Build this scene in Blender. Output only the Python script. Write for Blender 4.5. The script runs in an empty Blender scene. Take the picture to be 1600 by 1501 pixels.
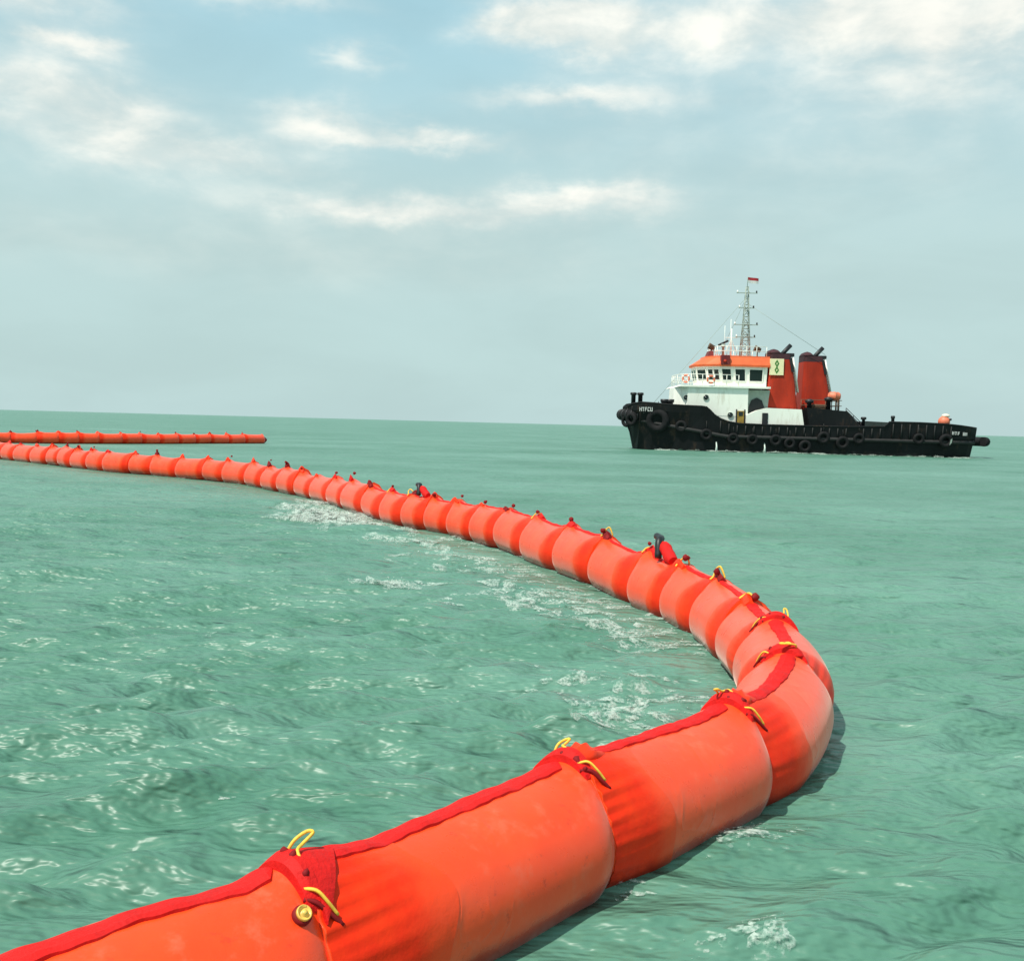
import bpy, bmesh, bisect, math, random
import numpy as np
from mathutils import Vector, Matrix

random.seed(7)
rng = np.random.default_rng(11)
PI = math.pi
scene = bpy.context.scene
COL = scene.collection

# ------------------------------------------------------------------ camera
CAM_H = 2.0
cam_data = bpy.data.cameras.new("camera")
cam = bpy.data.objects.new("camera", cam_data)
COL.objects.link(cam)
cam_data.sensor_fit = 'HORIZONTAL'
cam_data.sensor_width = 36.0
cam_data.lens = 36.0                      # 1600 px of focal length on a 1600 px wide frame
cam_data.clip_start = 0.05
cam_data.clip_end = 120000
PITCH = math.radians(3.2005)
ROLL = math.atan(42 / 1600)
cam.matrix_world = (Matrix.Translation((0, 0, CAM_H))
                    @ Matrix.Rotation(PI / 2 - PITCH, 4, 'X')
                    @ Matrix.Rotation(ROLL, 4, 'Z'))
scene.camera = cam

# ------------------------------------------------------------------ light
SUN_EL = math.radians(60)
SUN_DIR = Vector((-0.77 * math.cos(SUN_EL), -0.638 * math.cos(SUN_EL), math.sin(SUN_EL))).normalized()
sun_data = bpy.data.lights.new("sun", 'SUN')
sun_data.energy = 4.2
sun_data.angle = math.radians(1.0)
sun_data.color = (1.0, 0.95, 0.86)
sun = bpy.data.objects.new("sun", sun_data)
COL.objects.link(sun)
sun.location = SUN_DIR * 50
sun.rotation_euler = SUN_DIR.to_track_quat('Z', 'Y').to_euler()

scene.view_settings.view_transform = 'Standard'
scene.view_settings.look = 'None'
scene.view_settings.gamma = 1
scene.view_settings.use_curve_mapping = False
scene.view_settings.exposure = 0.18


class NT:
    """small helper to write node trees as expressions"""
    def __init__(self, tree):
        self.t = tree
        self.n = tree.nodes
        self.l = tree.links

    def node(self, kind, **kw):
        nd = self.n.new(kind)
        for k, v in kw.items():
            setattr(nd, k, v)
        return nd

    def put(self, sock, v):
        if isinstance(v, bpy.types.NodeSocket):
            self.l.new(v, sock)
        elif v is not None:
            sock.default_value = v

    def m(self, op, a, b=None, c=None, clamp=False):
        nd = self.node('ShaderNodeMath', operation=op, use_clamp=clamp)
        for i, v in enumerate((a, b, c)):
            self.put(nd.inputs[i], v)
        return nd.outputs[0]

    def mix(self, f, a, b, blend='MIX'):
        nd = self.node('ShaderNodeMix', data_type='RGBA', blend_type=blend)
        self.put(nd.inputs[0], f)
        for i, v in ((6, a), (7, b)):
            if isinstance(v, tuple) and len(v) == 3:
                v = v + (1,)
            self.put(nd.inputs[i], v)
        return nd.outputs[2]

    def noise(self, vec, scale, detail=4, rough=0.55, lac=2.0, dist=0.0):
        nd = self.node('ShaderNodeTexNoise')
        self.put(nd.inputs['Vector'], vec)
        nd.inputs['Scale'].default_value = scale
        nd.inputs['Detail'].default_value = detail
        nd.inputs['Roughness'].default_value = rough
        nd.inputs['Lacunarity'].default_value = lac
        nd.inputs['Distortion'].default_value = dist
        return nd.outputs[0]

    def smooth(self, v, lo, hi, a=0.0, b=1.0):
        nd = self.node('ShaderNodeMapRange', interpolation_type='SMOOTHSTEP')
        self.put(nd.inputs[0], v)
        nd.inputs[1].default_value = lo
        nd.inputs[2].default_value = hi
        nd.inputs[3].default_value = a
        nd.inputs[4].default_value = b
        return nd.outputs[0]

    def comb(self, x, y, z):
        nd = self.node('ShaderNodeCombineXYZ')
        for i, v in enumerate((x, y, z)):
            self.put(nd.inputs[i], v)
        return nd.outputs[0]

    def sep(self, v):
        nd = self.node('ShaderNodeSeparateXYZ')
        self.l.new(v, nd.inputs[0])
        return nd.outputs


def build_world():
    w = bpy.data.worlds.new("World")
    scene.world = w
    w.use_nodes = True
    t = NT(w.node_tree)
    t.n.clear()
    out = t.node('ShaderNodeOutputWorld')
    bg = t.node('ShaderNodeBackground')
    bg.inputs['Strength'].default_value = 0.1
    t.l.new(bg.outputs[0], out.inputs[0])
    sky = t.node('ShaderNodeTexSky', sky_type='NISHITA')
    sky.sun_disc = False
    sky.sun_elevation = SUN_EL
    sky.sun_rotation = math.atan2(SUN_DIR.x, SUN_DIR.y)
    sky.altitude = 0
    sky.air_density = 1.0
    sky.dust_density = 2.5
    sky.ozone_density = 1.0
    tc = t.node('ShaderNodeTexCoord')
    d = tc.outputs['Generated']
    x, y, z = t.sep(d)
    zc = t.m('MAXIMUM', z, 0.0)
    az = t.m('MULTIPLY', t.m('ARCTAN2', x, y), 180 / PI)
    el = t.m('MULTIPLY', t.m('ARCSINE', z), 180 / PI)
    # hazy tropical air: the clear sky is veiled, most of all low down
    base = t.mix(1.0, sky.outputs[0], (0.86, 1.12, 1.0), 'MULTIPLY')
    veil_hi = t.smooth(el, 8.0, 24.0, 0.0, 1.0)
    veilcol = t.mix(veil_hi, (4.66, 6.26, 6.22), (3.72, 6.16, 7.0))
    vf = t.smooth(el, 6.0, 70.0, 0.95, 0.45)
    base = t.mix(vf, base, veilcol)
    # cloud layer coordinates: a flat sheet overhead
    inv = t.m('DIVIDE', 1.0, t.m('ADD', zc, 0.10))
    p = t.comb(t.m('MULTIPLY', x, inv), t.m('MULTIPLY', y, inv), 0.0)
    n_big = t.noise(p, 0.9, 5, 0.55)
    # streaky lens-shaped detail drawn out along the horizon
    q = t.comb(t.m('MULTIPLY', az, 0.085), t.m('MULTIPLY', el, 0.24), 3.7)
    n_str = t.noise(q, 1.0, 6, 0.50, 2.1, 0.35)
    q2 = t.comb(t.m('MULTIPLY', az, 0.22), t.m('MULTIPLY', el, 0.42), 9.1)
    n_puf = t.noise(q2, 1.0, 7, 0.53, 2.1, 0.2)
    warp1 = t.m('MULTIPLY', t.m('SUBTRACT', t.noise(q, 2.0, 4, 0.6), 0.5), 7.0)
    warp2 = t.m('MULTIPLY', t.m('SUBTRACT', t.noise(q2, 1.3, 5, 0.6), 0.5), 2.6)
    azw = t.m('ADD', az, warp1)
    elw = t.m('ADD', el, warp2)
    banks = [  # azimuth, elevation, spreads (degrees), weight
        (1.4, 20.9, 3.6, 1.35, 1.45), (8.5, 20.6, 6.5, 2.1, 0.80), (22.0, 17.5, 6.0, 1.6, 0.45), (22.5, 20.7, 5.2, 2.0, 1.7),
        (16.0, 20.8, 6.0, 2.0, 0.55), (-23.5, 15.6, 5.2, 1.9, 1.0), (-21.0, 13.1, 5.4, 1.5, 0.62),
        (-10.2, 15.4, 3.4, 1.25, 0.75), (-4.5, 15.0, 5.0, 0.60, 0.80), (-15.0, 13.4, 5.0, 1.0, 0.60),
        (3.5, 17.3, 5.4, 0.65, 0.66), (3.4, 12.3, 4.6, 0.85, 0.80), (-8.0, 11.4, 6.8, 0.9, 0.60), (-2.0, 11.4, 8.0, 0.9, 0.45),
        (-25.0, 19.6, 5.0, 1.0, 0.85), (-23.5, 17.9, 3.0, 0.55, 0.80), (-8.9, 18.7, 1.6, 0.9, 0.60),
        (-14.0, 21.4, 5.0, 0.9, 0.62), (16.0, 15.5, 14.0, 4.0, 0.36), (-12.0, 9.0, 22.0, 2.2, 0.30),
        (-40.0, 22.0, 9.0, 4.0, 0.8), (44.0, 18.0, 10.0, 4.0, 0.75), (-52.0, 13.0, 9.0, 2.0, 0.7),
    ]
    tot = None
    for a0, e0, sa, se, wt in banks:
        u = t.m('DIVIDE', t.m('SUBTRACT', azw, a0), sa)
        v = t.m('DIVIDE', t.m('SUBTRACT', elw, e0), se)
        r2 = t.m('ADD', t.m('MULTIPLY', u, u), t.m('MULTIPLY', v, v))
        g = t.m('MULTIPLY', t.m('EXPONENT', t.m('MULTIPLY', r2, -1.0)), wt)
        tot = g if tot is None else t.m('ADD', tot, g)
    # the rest of the sky carries the same kind of broken cloud
    els = t.smooth(el, 22.0, 30.0)
    wide = t.m('MULTIPLY', t.smooth(n_big, 0.42, 0.70), t.m('MULTIPLY', els, 0.9))
    tot = t.m('ADD', tot, wide)
    tex = t.m('ADD', t.m('MULTIPLY', n_str, 0.9), t.m('MULTIPLY', n_puf, 0.9))
    dens = t.m('MULTIPLY', tot, t.m('SUBTRACT', t.m('MULTIPLY', tex, 1.25), 0.16))
    cm = t.smooth(dens, -0.05, 1.25)
    cm = t.m('MULTIPLY', cm, t.smooth(el, 2.0, 9.0))
    warm = t.mix(t.smooth(n_puf, 0.35, 0.68), (6.6, 7.2, 6.9), (9.4, 9.25, 8.45))
    col = t.mix(t.m('MULTIPLY', cm, 0.93), base, warm)
    # faint overall mottling of the haze
    mot = t.smooth(n_str, 0.3, 0.7, 0.965, 1.035)
    col = t.mix(1.0, col, t.comb(mot, mot, mot), 'MULTIPLY')
    t.l.new(col, bg.inputs['Color'])


build_world()

# ------------------------------------------------------------------ materials
def mat(name, color=(0.5, 0.5, 0.5), rough=0.5, metal=0.0, spec=0.5, vary=0.12, scale=6.0, dirt=None,
        dirt_amt=0.0, bump=0.0, bump_scale=40.0, coat=0.0, trans=0.0, stretch=None):
    m = bpy.data.materials.new(name)
    m.use_nodes = True
    t = NT(m.node_tree)
    t.n.clear()
    out = t.node('ShaderNodeOutputMaterial')
    b = t.node('ShaderNodeBsdfPrincipled')
    tc = t.node('ShaderNodeTexCoord')
    vec = tc.outputs['Object']
    if stretch:
        mp = t.node('ShaderNodeMapping')
        mp.inputs['Scale'].default_value = stretch
        t.l.new(vec, mp.inputs[0])
        vec = mp.outputs[0]
    n = t.noise(vec, scale, 5, 0.6)
    f = t.smooth(n, 0.3, 0.7)
    lo = tuple(c * (1 - vary) for c in color)
    hi = tuple(min(1, c * (1 + vary)) for c in color)
    col = t.mix(f, lo, hi)
    if dirt:
        n2 = t.noise(vec, scale * 2.3, 7, 0.7)
        df = t.m('MULTIPLY', t.smooth(n2, 0.52, 0.68), dirt_amt)
        col = t.mix(df, col, dirt)
    t.l.new(col, b.inputs['Base Color'])
    rr = t.smooth(n, 0.25, 0.75, max(0.02, rough - 0.06), min(1, rough + 0.08))
    t.l.new(rr, b.inputs['Roughness'])
    b.inputs['Metallic'].default_value = metal
    b.inputs['Specular IOR Level'].default_value = spec
    b.inputs['Coat Weight'].default_value = coat
    b.inputs['Coat Roughness'].default_value = 0.25
    if bump > 0:
        bp = t.node('ShaderNodeBump')
        bp.inputs['Strength'].default_value = bump
        bp.inputs['Distance'].default_value = 0.02
        t.l.new(t.noise(vec, bump_scale, 4, 0.6), bp.inputs['Height'])
        t.l.new(bp.outputs[0], b.inputs['Normal'])
    sh = b.outputs[0]
    if trans > 0:
        tr = t.node('ShaderNodeBsdfTranslucent')
        t.l.new(col, tr.inputs[0])
        mx = t.node('ShaderNodeMixShader')
        mx.inputs[0].default_value = trans
        t.l.new(sh, mx.inputs[1])
        t.l.new(tr.outputs[0], mx.inputs[2])
        sh = mx.outputs[0]
    t.l.new(sh, out.inputs[0])
    return m


def boom_mat():
    """coated orange fabric: faint weave, scuffs, pale salt bloom and a wet dark band at the waterline"""
    m = bpy.data.materials.new('orange_pvc')
    m.use_nodes = True
    t = NT(m.node_tree)
    t.n.clear()
    out = t.node('ShaderNodeOutputMaterial')
    b = t.node('ShaderNodeBsdfPrincipled')
    tc = t.node('ShaderNodeTexCoord')
    vec = tc.outputs['Object']
    n1 = t.noise(vec, 1.7, 5, 0.6)
    col = t.mix(t.smooth(n1, 0.3, 0.7), (0.91, 0.056, 0.006), (0.95, 0.078, 0.010))
    n2 = t.noise(vec, 6.0, 7, 0.7)
    col = t.mix(t.m('MULTIPLY', t.smooth(n2, 0.52, 0.70), 0.45), col, (0.84, 0.15, 0.075))
    n3 = t.noise(vec, 15.0, 6, 0.75)
    col = t.mix(t.m('MULTIPLY', t.smooth(n3, 0.58, 0.72), 0.5), col, (0.42, 0.026, 0.010))
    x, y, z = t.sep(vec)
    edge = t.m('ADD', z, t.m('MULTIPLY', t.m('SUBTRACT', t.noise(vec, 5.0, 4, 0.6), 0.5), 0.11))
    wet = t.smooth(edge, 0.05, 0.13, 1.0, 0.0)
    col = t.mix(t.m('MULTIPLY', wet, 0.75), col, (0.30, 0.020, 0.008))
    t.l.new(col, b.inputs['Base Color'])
    rg = t.smooth(n2, 0.3, 0.7, 0.26, 0.40)
    rg = t.m('SUBTRACT', rg, t.m('MULTIPLY', wet, 0.17))
    t.l.new(rg, b.inputs['Roughness'])
    b.inputs['Specular IOR Level'].default_value = 0.45
    b.inputs['Coat Weight'].default_value = 0.12
    b.inputs['Coat Roughness'].default_value = 0.18
    b.inputs['Sheen Weight'].default_value = 0.34
    b.inputs['Sheen Roughness'].default_value = 0.35
    b.inputs['Sheen Tint'].default_value = (1.0, 0.74, 0.68, 1)
    bp = t.node('ShaderNodeBump')
    bp.inputs['Strength'].default_value = 0.22
    bp.inputs['Distance'].default_value = 0.02
    nc = t.noise(vec, 1.9, 2, 0.5, 2.0, 0.6)
    cre = t.m('POWER', t.m('SUBTRACT', 1.0, t.m('ABSOLUTE', t.m('MULTIPLY', t.m('SUBTRACT', nc, 0.5), 5.0)), None, True), 9.0)
    msk = t.smooth(t.noise(vec, 1.3, 3, 0.5), 0.50, 0.62)
    hgt = t.m('ADD', t.noise(vec, 5.0, 5, 0.6), t.m('MULTIPLY', t.noise(vec, 240.0, 2, 0.5), 0.05))
    hgt = t.m('ADD', hgt, t.m('MULTIPLY', t.m('MULTIPLY', cre, msk), 0.6))
    t.l.new(hgt, bp.inputs['Height'])
    t.l.new(bp.outputs[0], b.inputs['Normal'])
    t.l.new(b.outputs[0], out.inputs[0])
    return m


def cuff_mat():
    """the gathered sleeve: deep red-orange at the lacing, lost sheen and bounced light put into its colour, passing into the body's orange at its far hem"""
    m = bpy.data.materials.new('red_orange_cuff')
    m.use_nodes = True
    t = NT(m.node_tree)
    t.n.clear()
    out = t.node('ShaderNodeOutputMaterial')
    b = t.node('ShaderNodeBsdfPrincipled')
    at = t.node('ShaderNodeAttribute', attribute_name='fade')
    vec = t.node('ShaderNodeTexCoord').outputs['Object']
    n = t.noise(vec, 5.0, 5, 0.6)
    f = t.m('ADD', at.outputs['Fac'], t.m('MULTIPLY', t.m('SUBTRACT', n, 0.5), 0.5))
    f = t.smooth(f, 0.50, 1.05)
    red = t.mix(t.smooth(n, 0.3, 0.7), (0.80, 0.024, 0.004), (0.90, 0.040, 0.005))  # sleeve's own red, deepened for the missing sheen and light bounced between folds
    z = t.sep(vec)[2]
    wet = t.smooth(t.m('ADD', z, t.m('MULTIPLY', t.m('SUBTRACT', n, 0.5), 0.11)), 0.02, 0.10, 0.75, 0.0)
    col = t.mix(f, red, (0.93, 0.062, 0.008))
    col = t.mix(wet, col, (0.30, 0.020, 0.008))
    t.l.new(col, b.inputs['Base Color'])
    t.l.new(t.m('ADD', 0.48, t.m('MULTIPLY', f, -0.14)), b.inputs['Roughness'])
    t.l.new(t.m('ADD', 0.16, t.m('MULTIPLY', f, 0.22)), b.inputs['Specular IOR Level'])
    bp = t.node('ShaderNodeBump')
    bp.inputs['Strength'].default_value = 0.2
    bp.inputs['Distance'].default_value = 0.02
    t.l.new(t.noise(vec, 13.0, 5, 0.6), bp.inputs['Height'])
    t.l.new(bp.outputs[0], b.inputs['Normal'])
    t.l.new(b.outputs[0], out.inputs[0])
    return m


M = {
    'pvc': boom_mat(),
    'cuff': cuff_mat(),
    'tab': mat('red_orange_tab', (0.86, 0.040, 0.006), 0.5, spec=0.25, vary=0.10, scale=5.0, bump=0.25, bump_scale=14),
    'strip': mat('crimson_webbing', (0.62, 0.010, 0.008), 0.65, spec=0.2, vary=0.15, scale=12, bump=0.3, bump_scale=60),
    'dark_strap': mat('dark_red_webbing', (0.22, 0.008, 0.010), 0.7, spec=0.2, vary=0.2, scale=12),
    'black': mat('black_fitting', (0.012, 0.012, 0.014), 0.5, vary=0.2),
    'yellow': mat('yellow_rope', (0.85, 0.50, 0.05), 0.6, vary=0.18, scale=40),
    'brass': mat('yellow_valve', (0.80, 0.50, 0.10), 0.4, vary=0.2, scale=30),
    'hull': mat('black_hull_paint', (0.007, 0.008, 0.009), 0.6, spec=0.2, vary=0.35, scale=0.6, dirt=(0.050, 0.030, 0.020),
                dirt_amt=0.6, stretch=(1, 1, 0.4)),
    'deck': mat('dark_green_deck', (0.03, 0.045, 0.04), 0.7, vary=0.3, scale=1.5),
    'rubber': mat('tyre_rubber', (0.012, 0.012, 0.013), 0.8, spec=0.2, vary=0.3, scale=3),
    'strake': mat('rubbing_strake_grey', (0.015, 0.015, 0.015), 0.75, vary=0.35, scale=1.2),
    'white': mat('white_ship_paint', (0.90, 0.89, 0.80), 0.45, vary=0.05, scale=0.7, dirt=(0.46, 0.38, 0.27), dirt_amt=0.35,
                 stretch=(1, 1, 0.25)),
    'grey': mat('pale_green_grey_paint', (0.33, 0.39, 0.34), 0.5, vary=0.12, scale=2),
    'orange': mat('orange_roof_paint', (0.80, 0.13, 0.035), 0.5, vary=0.10, scale=1.3),
    'red': mat('red_funnel_paint', (0.38, 0.027, 0.009), 0.6, spec=0.25, vary=0.2, scale=0.8, dirt=(0.22, 0.03, 0.02), dirt_amt=0.5,
               stretch=(1, 1, 0.35)),
    'soot': mat('sooty_red_paint', (0.045, 0.011, 0.016), 0.75, vary=0.35, scale=2),
    'maroon': mat('maroon_paint', (0.16, 0.014, 0.014), 0.6, vary=0.2, scale=2),
    'cream': mat('cream_panel', (0.85, 0.76, 0.46), 0.5, vary=0.05),
    'green': mat('green_emblem', (0.05, 0.20, 0.03), 0.5, vary=0.1),
    'ochre': mat('ochre_door', (0.30, 0.19, 0.03), 0.6, vary=0.3, scale=3),
    'letter': mat('white_lettering', (0.55, 0.55, 0.53), 0.5, vary=0.04),
    'buoy': mat('orange_buoy', (0.75, 0.19, 0.10), 0.5, vary=0.1),
    'pale': mat('pale_canvas', (0.80, 0.70, 0.56), 0.7, vary=0.1),
    'rust': mat('rusty_steel', (0.13, 0.075, 0.045), 0.85, vary=0.3, scale=3),
    'flagred': mat('flag_red', (0.45, 0.03, 0.04), 0.8, vary=0.1, trans=0.3),
    'flagwhite': mat('flag_white', (0.75, 0.75, 0.72), 0.8, vary=0.05, trans=0.3),
}


def glass_mat():
    m = bpy.data.materials.new('dark_window_glass')
    m.use_nodes = True
    b = m.node_tree.nodes['Principled BSDF']
    b.inputs['Base Color'].default_value = (0.010, 0.016, 0.016, 1)
    b.inputs['Roughness'].default_value = 0.06
    return m


M['glass'] = glass_mat()


def foam_mat():
    m = bpy.data.materials.new('sea_foam')
    m.use_nodes = True
    t = NT(m.node_tree)
    t.n.clear()
    out = t.node('ShaderNodeOutputMaterial')
    b = t.node('ShaderNodeBsdfPrincipled')
    b.inputs['Base Color'].default_value = (0.55, 0.64, 0.57, 1)
    b.inputs['Roughness'].default_value = 0.6
    tr = t.node('ShaderNodeBsdfTransparent')
    tc = t.node('ShaderNodeTexCoord')
    n = t.m('ADD', t.m('MULTIPLY', t.noise(tc.outputs['Object'], 9.0, 4, 0.6), 0.5), t.m('MULTIPLY', t.noise(tc.outputs['Object'], 42.0, 3, 0.6), 0.5))
    f = t.smooth(n, 0.42, 0.66, 0.0, 0.62)
    mx = t.node('ShaderNodeMixShader')
    t.l.new(f, mx.inputs[0])
    t.l.new(tr.outputs[0], mx.inputs[1])
    t.l.new(b.outputs[0], mx.inputs[2])
    t.l.new(mx.outputs[0], out.inputs[0])
    return m


M['foam'] = foam_mat()
M['bubble'] = mat('white_spray', (0.58, 0.66, 0.60), 0.45, vary=0.05)


def water_mat():
    m = bpy.data.materials.new('turbid_green_sea')
    m.use_nodes = True
    t = NT(m.node_tree)
    t.n.clear()
    out = t.node('ShaderNodeOutputMaterial')
    b = t.node('ShaderNodeBsdfPrincipled')
    tc = t.node('ShaderNodeTexCoord')
    vec = tc.outputs['Object']
    mp = t.node('ShaderNodeMapping')
    mp.inputs['Scale'].default_value = (0.50, 1.0, 1.0)
    mp.inputs['Rotation'].default_value = (0, 0, 0.08)
    t.l.new(vec, mp.inputs[0])
    v = mp.outputs[0]
    patch = t.noise(v, 0.11, 5, 0.6)
    fine = t.noise(v, 0.9, 5, 0.6)
    f = t.smooth(t.m('ADD', t.m('MULTIPLY', patch, 0.7), t.m('MULTIPLY', fine, 0.3)), 0.32, 0.68)
    col = t.mix(f, (0.062, 0.176, 0.116), (0.128, 0.268, 0.204))
    t.l.new(col, b.inputs['Base Color'])
    b.inputs['Roughness'].default_value = 0.40
    b.inputs['IOR'].default_value = 1.33
    b.inputs['Specular IOR Level'].default_value = 0.70
    b1 = t.node('ShaderNodeBump')
    b1.inputs['Strength'].default_value = 0.85
    b1.inputs['Distance'].default_value = 0.155
    t.l.new(t.noise(v, 4.6, 3, 0.60, 2.0, 0.0), b1.inputs['Height'])
    b2 = t.node('ShaderNodeBump')
    b2.inputs['Strength'].default_value = 0.6
    b2.inputs['Distance'].default_value = 0.28
    t.l.new(t.noise(v, 1.3, 4, 0.6, 2.0, 0.0), b2.inputs['Height'])
    b3 = t.node('ShaderNodeBump')
    b3.inputs['Strength'].default_value = 0.6
    b3.inputs['Distance'].default_value = 0.9
    t.l.new(t.noise(v, 0.42, 4, 0.62, 2.1, 0.0), b3.inputs['Height'])
    t.l.new(b3.outputs[0], b2.inputs['Normal'])
    t.l.new(b2.outputs[0], b1.inputs['Normal'])
    t.l.new(b1.outputs[0], b.inputs['Normal'])
    t.l.new(b.outputs[0], out.inputs[0])
    return m


M['water'] = water_mat()

# ------------------------------------------------------------------ mesh helpers
class MB:
    """collects shapes; build() links them as one mesh object"""
    def __init__(self):
        self.v = []
        self.f = []
        self.s = []

    def add(self, verts, faces, smooth=False):
        o = len(self.v)
        self.v += [tuple(p) for p in verts]
        self.f += [tuple(i + o for i in f) for f in faces]
        self.s += [smooth] * len(faces)

    def box(self, c, size, rot=None, ch=0.0):
        sx, sy, sz = (s / 2 for s in size)
        bm = bmesh.new()
        bmesh.ops.create_cube(bm, size=1)
        for v in bm.verts:
            v.co = Vector((v.co.x * 2 * sx, v.co.y * 2 * sy, v.co.z * 2 * sz))
        if ch > 0:
            bmesh.ops.bevel(bm, geom=list(bm.edges), offset=ch, segments=1, affect='EDGES')
        self._bm(bm, Vector(c), rot)

    def _bm(self, bm, c, rot=None, smooth=False):
        bm.verts.index_update()
        vs = []
        for v in bm.verts:
            p = v.co.copy()
            if rot:
                p = rot @ p
            vs.append(p + c)
        self.add(vs, [[v.index for v in f.verts] for f in bm.faces], smooth)
        bm.free()

    def prism(self, poly, y0, y1):
        """polygon in x,z extruded along y"""
        n = len(poly)
        vs = [(x, y0, z) for x, z in poly] + [(x, y1, z) for x, z in poly]
        fs = [tuple(range(n)), tuple(range(2 * n - 1, n - 1, -1))]
        fs += [(i, i + n, (i + 1) % n + n, (i + 1) % n) for i in range(n)]
        self.add(vs, fs)

    def loft(self, rings, cap=True, smooth=True, closed=True):
        n = len(rings[0])
        vs = [p for r in rings for p in r]
        fs = []
        for i in range(len(rings) - 1):
            for j in range(n if closed else n - 1):
                k = (j + 1) % n
                fs.append((i * n + j, i * n + k, (i + 1) * n + k, (i + 1) * n + j))
        self.add(vs, fs, smooth)
        if cap and closed:
            o = len(self.v) - len(vs)
            self.f += [tuple(o + j for j in range(n - 1, -1, -1)), tuple(o + (len(rings) - 1) * n + j for j in range(n))]
            self.s += [False, False]

    def tube(self, pts, r, n=8, closed=False):
        pts = [Vector(p) for p in pts]
        rr = r if isinstance(r, (list, tuple)) else [r] * len(pts)
        rings = []
        up = Vector((0, 0, 1))
        for i, p in enumerate(pts):
            if closed:
                t = pts[(i + 1) % len(pts)] - pts[i - 1]
            else:
                t = pts[min(i + 1, len(pts) - 1)] - pts[max(i - 1, 0)]
            t.normalize()
            a = t.cross(up)
            if a.length < 1e-3:
                a = t.cross(Vector((1, 0, 0)))
            a.normalize()
            b = t.cross(a)
            rings.append([p + rr[i] * (math.cos(2 * PI * j / n) * a + math.sin(2 * PI * j / n) * b) for j in range(n)])
        if closed:
            rings.append(rings[0])
        self.loft(rings, cap=not closed)

    def lathe(self, prof, c=(0, 0, 0), n=20, rot=None, cap=True):
        """profile of (r, z) about z"""
        rings = []
        for r, z in prof:
            ring = []
            for j in range(n):
                p = Vector((r * math.cos(2 * PI * j / n), r * math.sin(2 * PI * j / n), z))
                if rot:
                    p = rot @ p
                ring.append(p + Vector(c))
            rings.append(ring)
        self.loft(rings, cap=cap)

    def build(self, name, m, parent=None, loc=None):
        """origin goes to loc (given in the parent's space); vertices are given in the same space"""
        me = bpy.data.meshes.new(name)
        if loc is None:
            a = np.array(self.v)
            c = (a.min(0) + a.max(0)) / 2
            loc = Vector((float(c[0]), float(c[1]), float(a[:, 2].min())))
        loc = Vector(loc)
        vs = [(p[0] - loc.x, p[1] - loc.y, p[2] - loc.z) for p in self.v]
        me.from_pydata(vs, [], self.f)
        me.polygons.foreach_set('use_smooth', self.s)
        bm = bmesh.new()
        bm.from_mesh(me)
        bmesh.ops.recalc_face_normals(bm, faces=bm.faces)
        bm.to_mesh(me)
        bm.free()
        me.materials.append(m)
        o = bpy.data.objects.new(name, me)
        COL.objects.link(o)
        if parent:
            o.parent = parent
            o.location = loc - ORG.get(parent.name, Vector((0, 0, 0)))
        else:
            o.location = loc
        ORG[o.name] = loc
        return o


ORG = {}     # where each object's origin sits in its thing's space


def empty(name, loc, label, cat, group=None):
    o = bpy.data.objects.new(name, None)
    COL.objects.link(o)
    o.location = loc
    ORG[o.name] = Vector((0, 0, 0))
    return tag(o, label, cat, group)


def tag(o, label=None, cat=None, group=None, kind=None):
    if label:
        o['label'] = label
    if cat:
        o['category'] = cat
    if group:
        o['group'] = group
    if kind:
        o['kind'] = kind
    return o


# ------------------------------------------------------------------ course of the boom
CTRL = [(-1.72, 2.47), (-1.385, 2.69), (-1.115, 3.01), (-0.775, 3.26), (-0.131, 3.993), (0.632, 4.835), (1.484, 5.829),
        (1.912, 6.906), (2.06, 8.45), (2.03, 9.9), (1.373, 12.235), (0.722, 14.306), (-0.241, 16.863), (-2.328, 20.193),
        (-4.559, 24.898), (-7.675, 30.003), (-10.865, 32.891), (-14.145, 35.269), (-16.998, 38.25), (-20.093, 41.132)]
PRE = [(-7.2, 0.4), (-4.6, 1.25), (-2.9, 2.05)]
POST = [(-22.6, 43.6), (-24.9, 47.3), (-27.6, 52.4), (-30.2, 57.3), (-31.6, 60.2), (-31.0, 62.0), (-28.6, 63.3), (-26.0, 65.8),
        (-23.2, 69.6), (-20.8, 73.2), (-18.5, 77.2)]


def catmull(C, n):
    C = np.asarray(C, float)
    P = np.vstack([2 * C[0] - C[1], C, 2 * C[-1] - C[-2]])
    out = []
    for i in range(1, len(P) - 2):
        a, b, c, d = P[i - 1], P[i], P[i + 1], P[i + 2]
        t = np.linspace(0, 1, n, endpoint=False)[:, None]
        t1 = np.linalg.norm(b - a) ** .5
        t2 = t1 + np.linalg.norm(c - b) ** .5
        t3 = t2 + np.linalg.norm(d - c) ** .5
        tt = t1 + (t2 - t1) * t
        A1 = (t1 - tt) / t1 * a + tt / t1 * b
        A2 = (t2 - tt) / (t2 - t1) * b + (tt - t1) / (t2 - t1) * c
        A3 = (t3 - tt) / (t3 - t2) * c + (tt - t2) / (t3 - t2) * d
        B1 = (t2 - tt) / t2 * A1 + tt / t2 * A2
        B2 = (t3 - tt) / (t3 - t1) * A2 + (tt - t1) / (t3 - t1) * A3
        out.append((t2 - tt) / (t2 - t1) * B1 + (tt - t1) / (t2 - t1) * B2)
    out.append(C[-1:])
    return np.vstack(out)


PATH = catmull(PRE + CTRL + POST, 24)
# a light smoothing so that the sections bend evenly
for _ in range(60):
    PATH[1:-1] = 0.25 * PATH[:-2] + 0.5 * PATH[1:-1] + 0.25 * PATH[2:]
S = np.concatenate([[0], np.cumsum(np.linalg.norm(np.diff(PATH, axis=0), axis=1))])
S -= S[np.argmin(np.linalg.norm(PATH - np.array(CTRL[0]), axis=1))]
S_END = float(S[-1])

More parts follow.
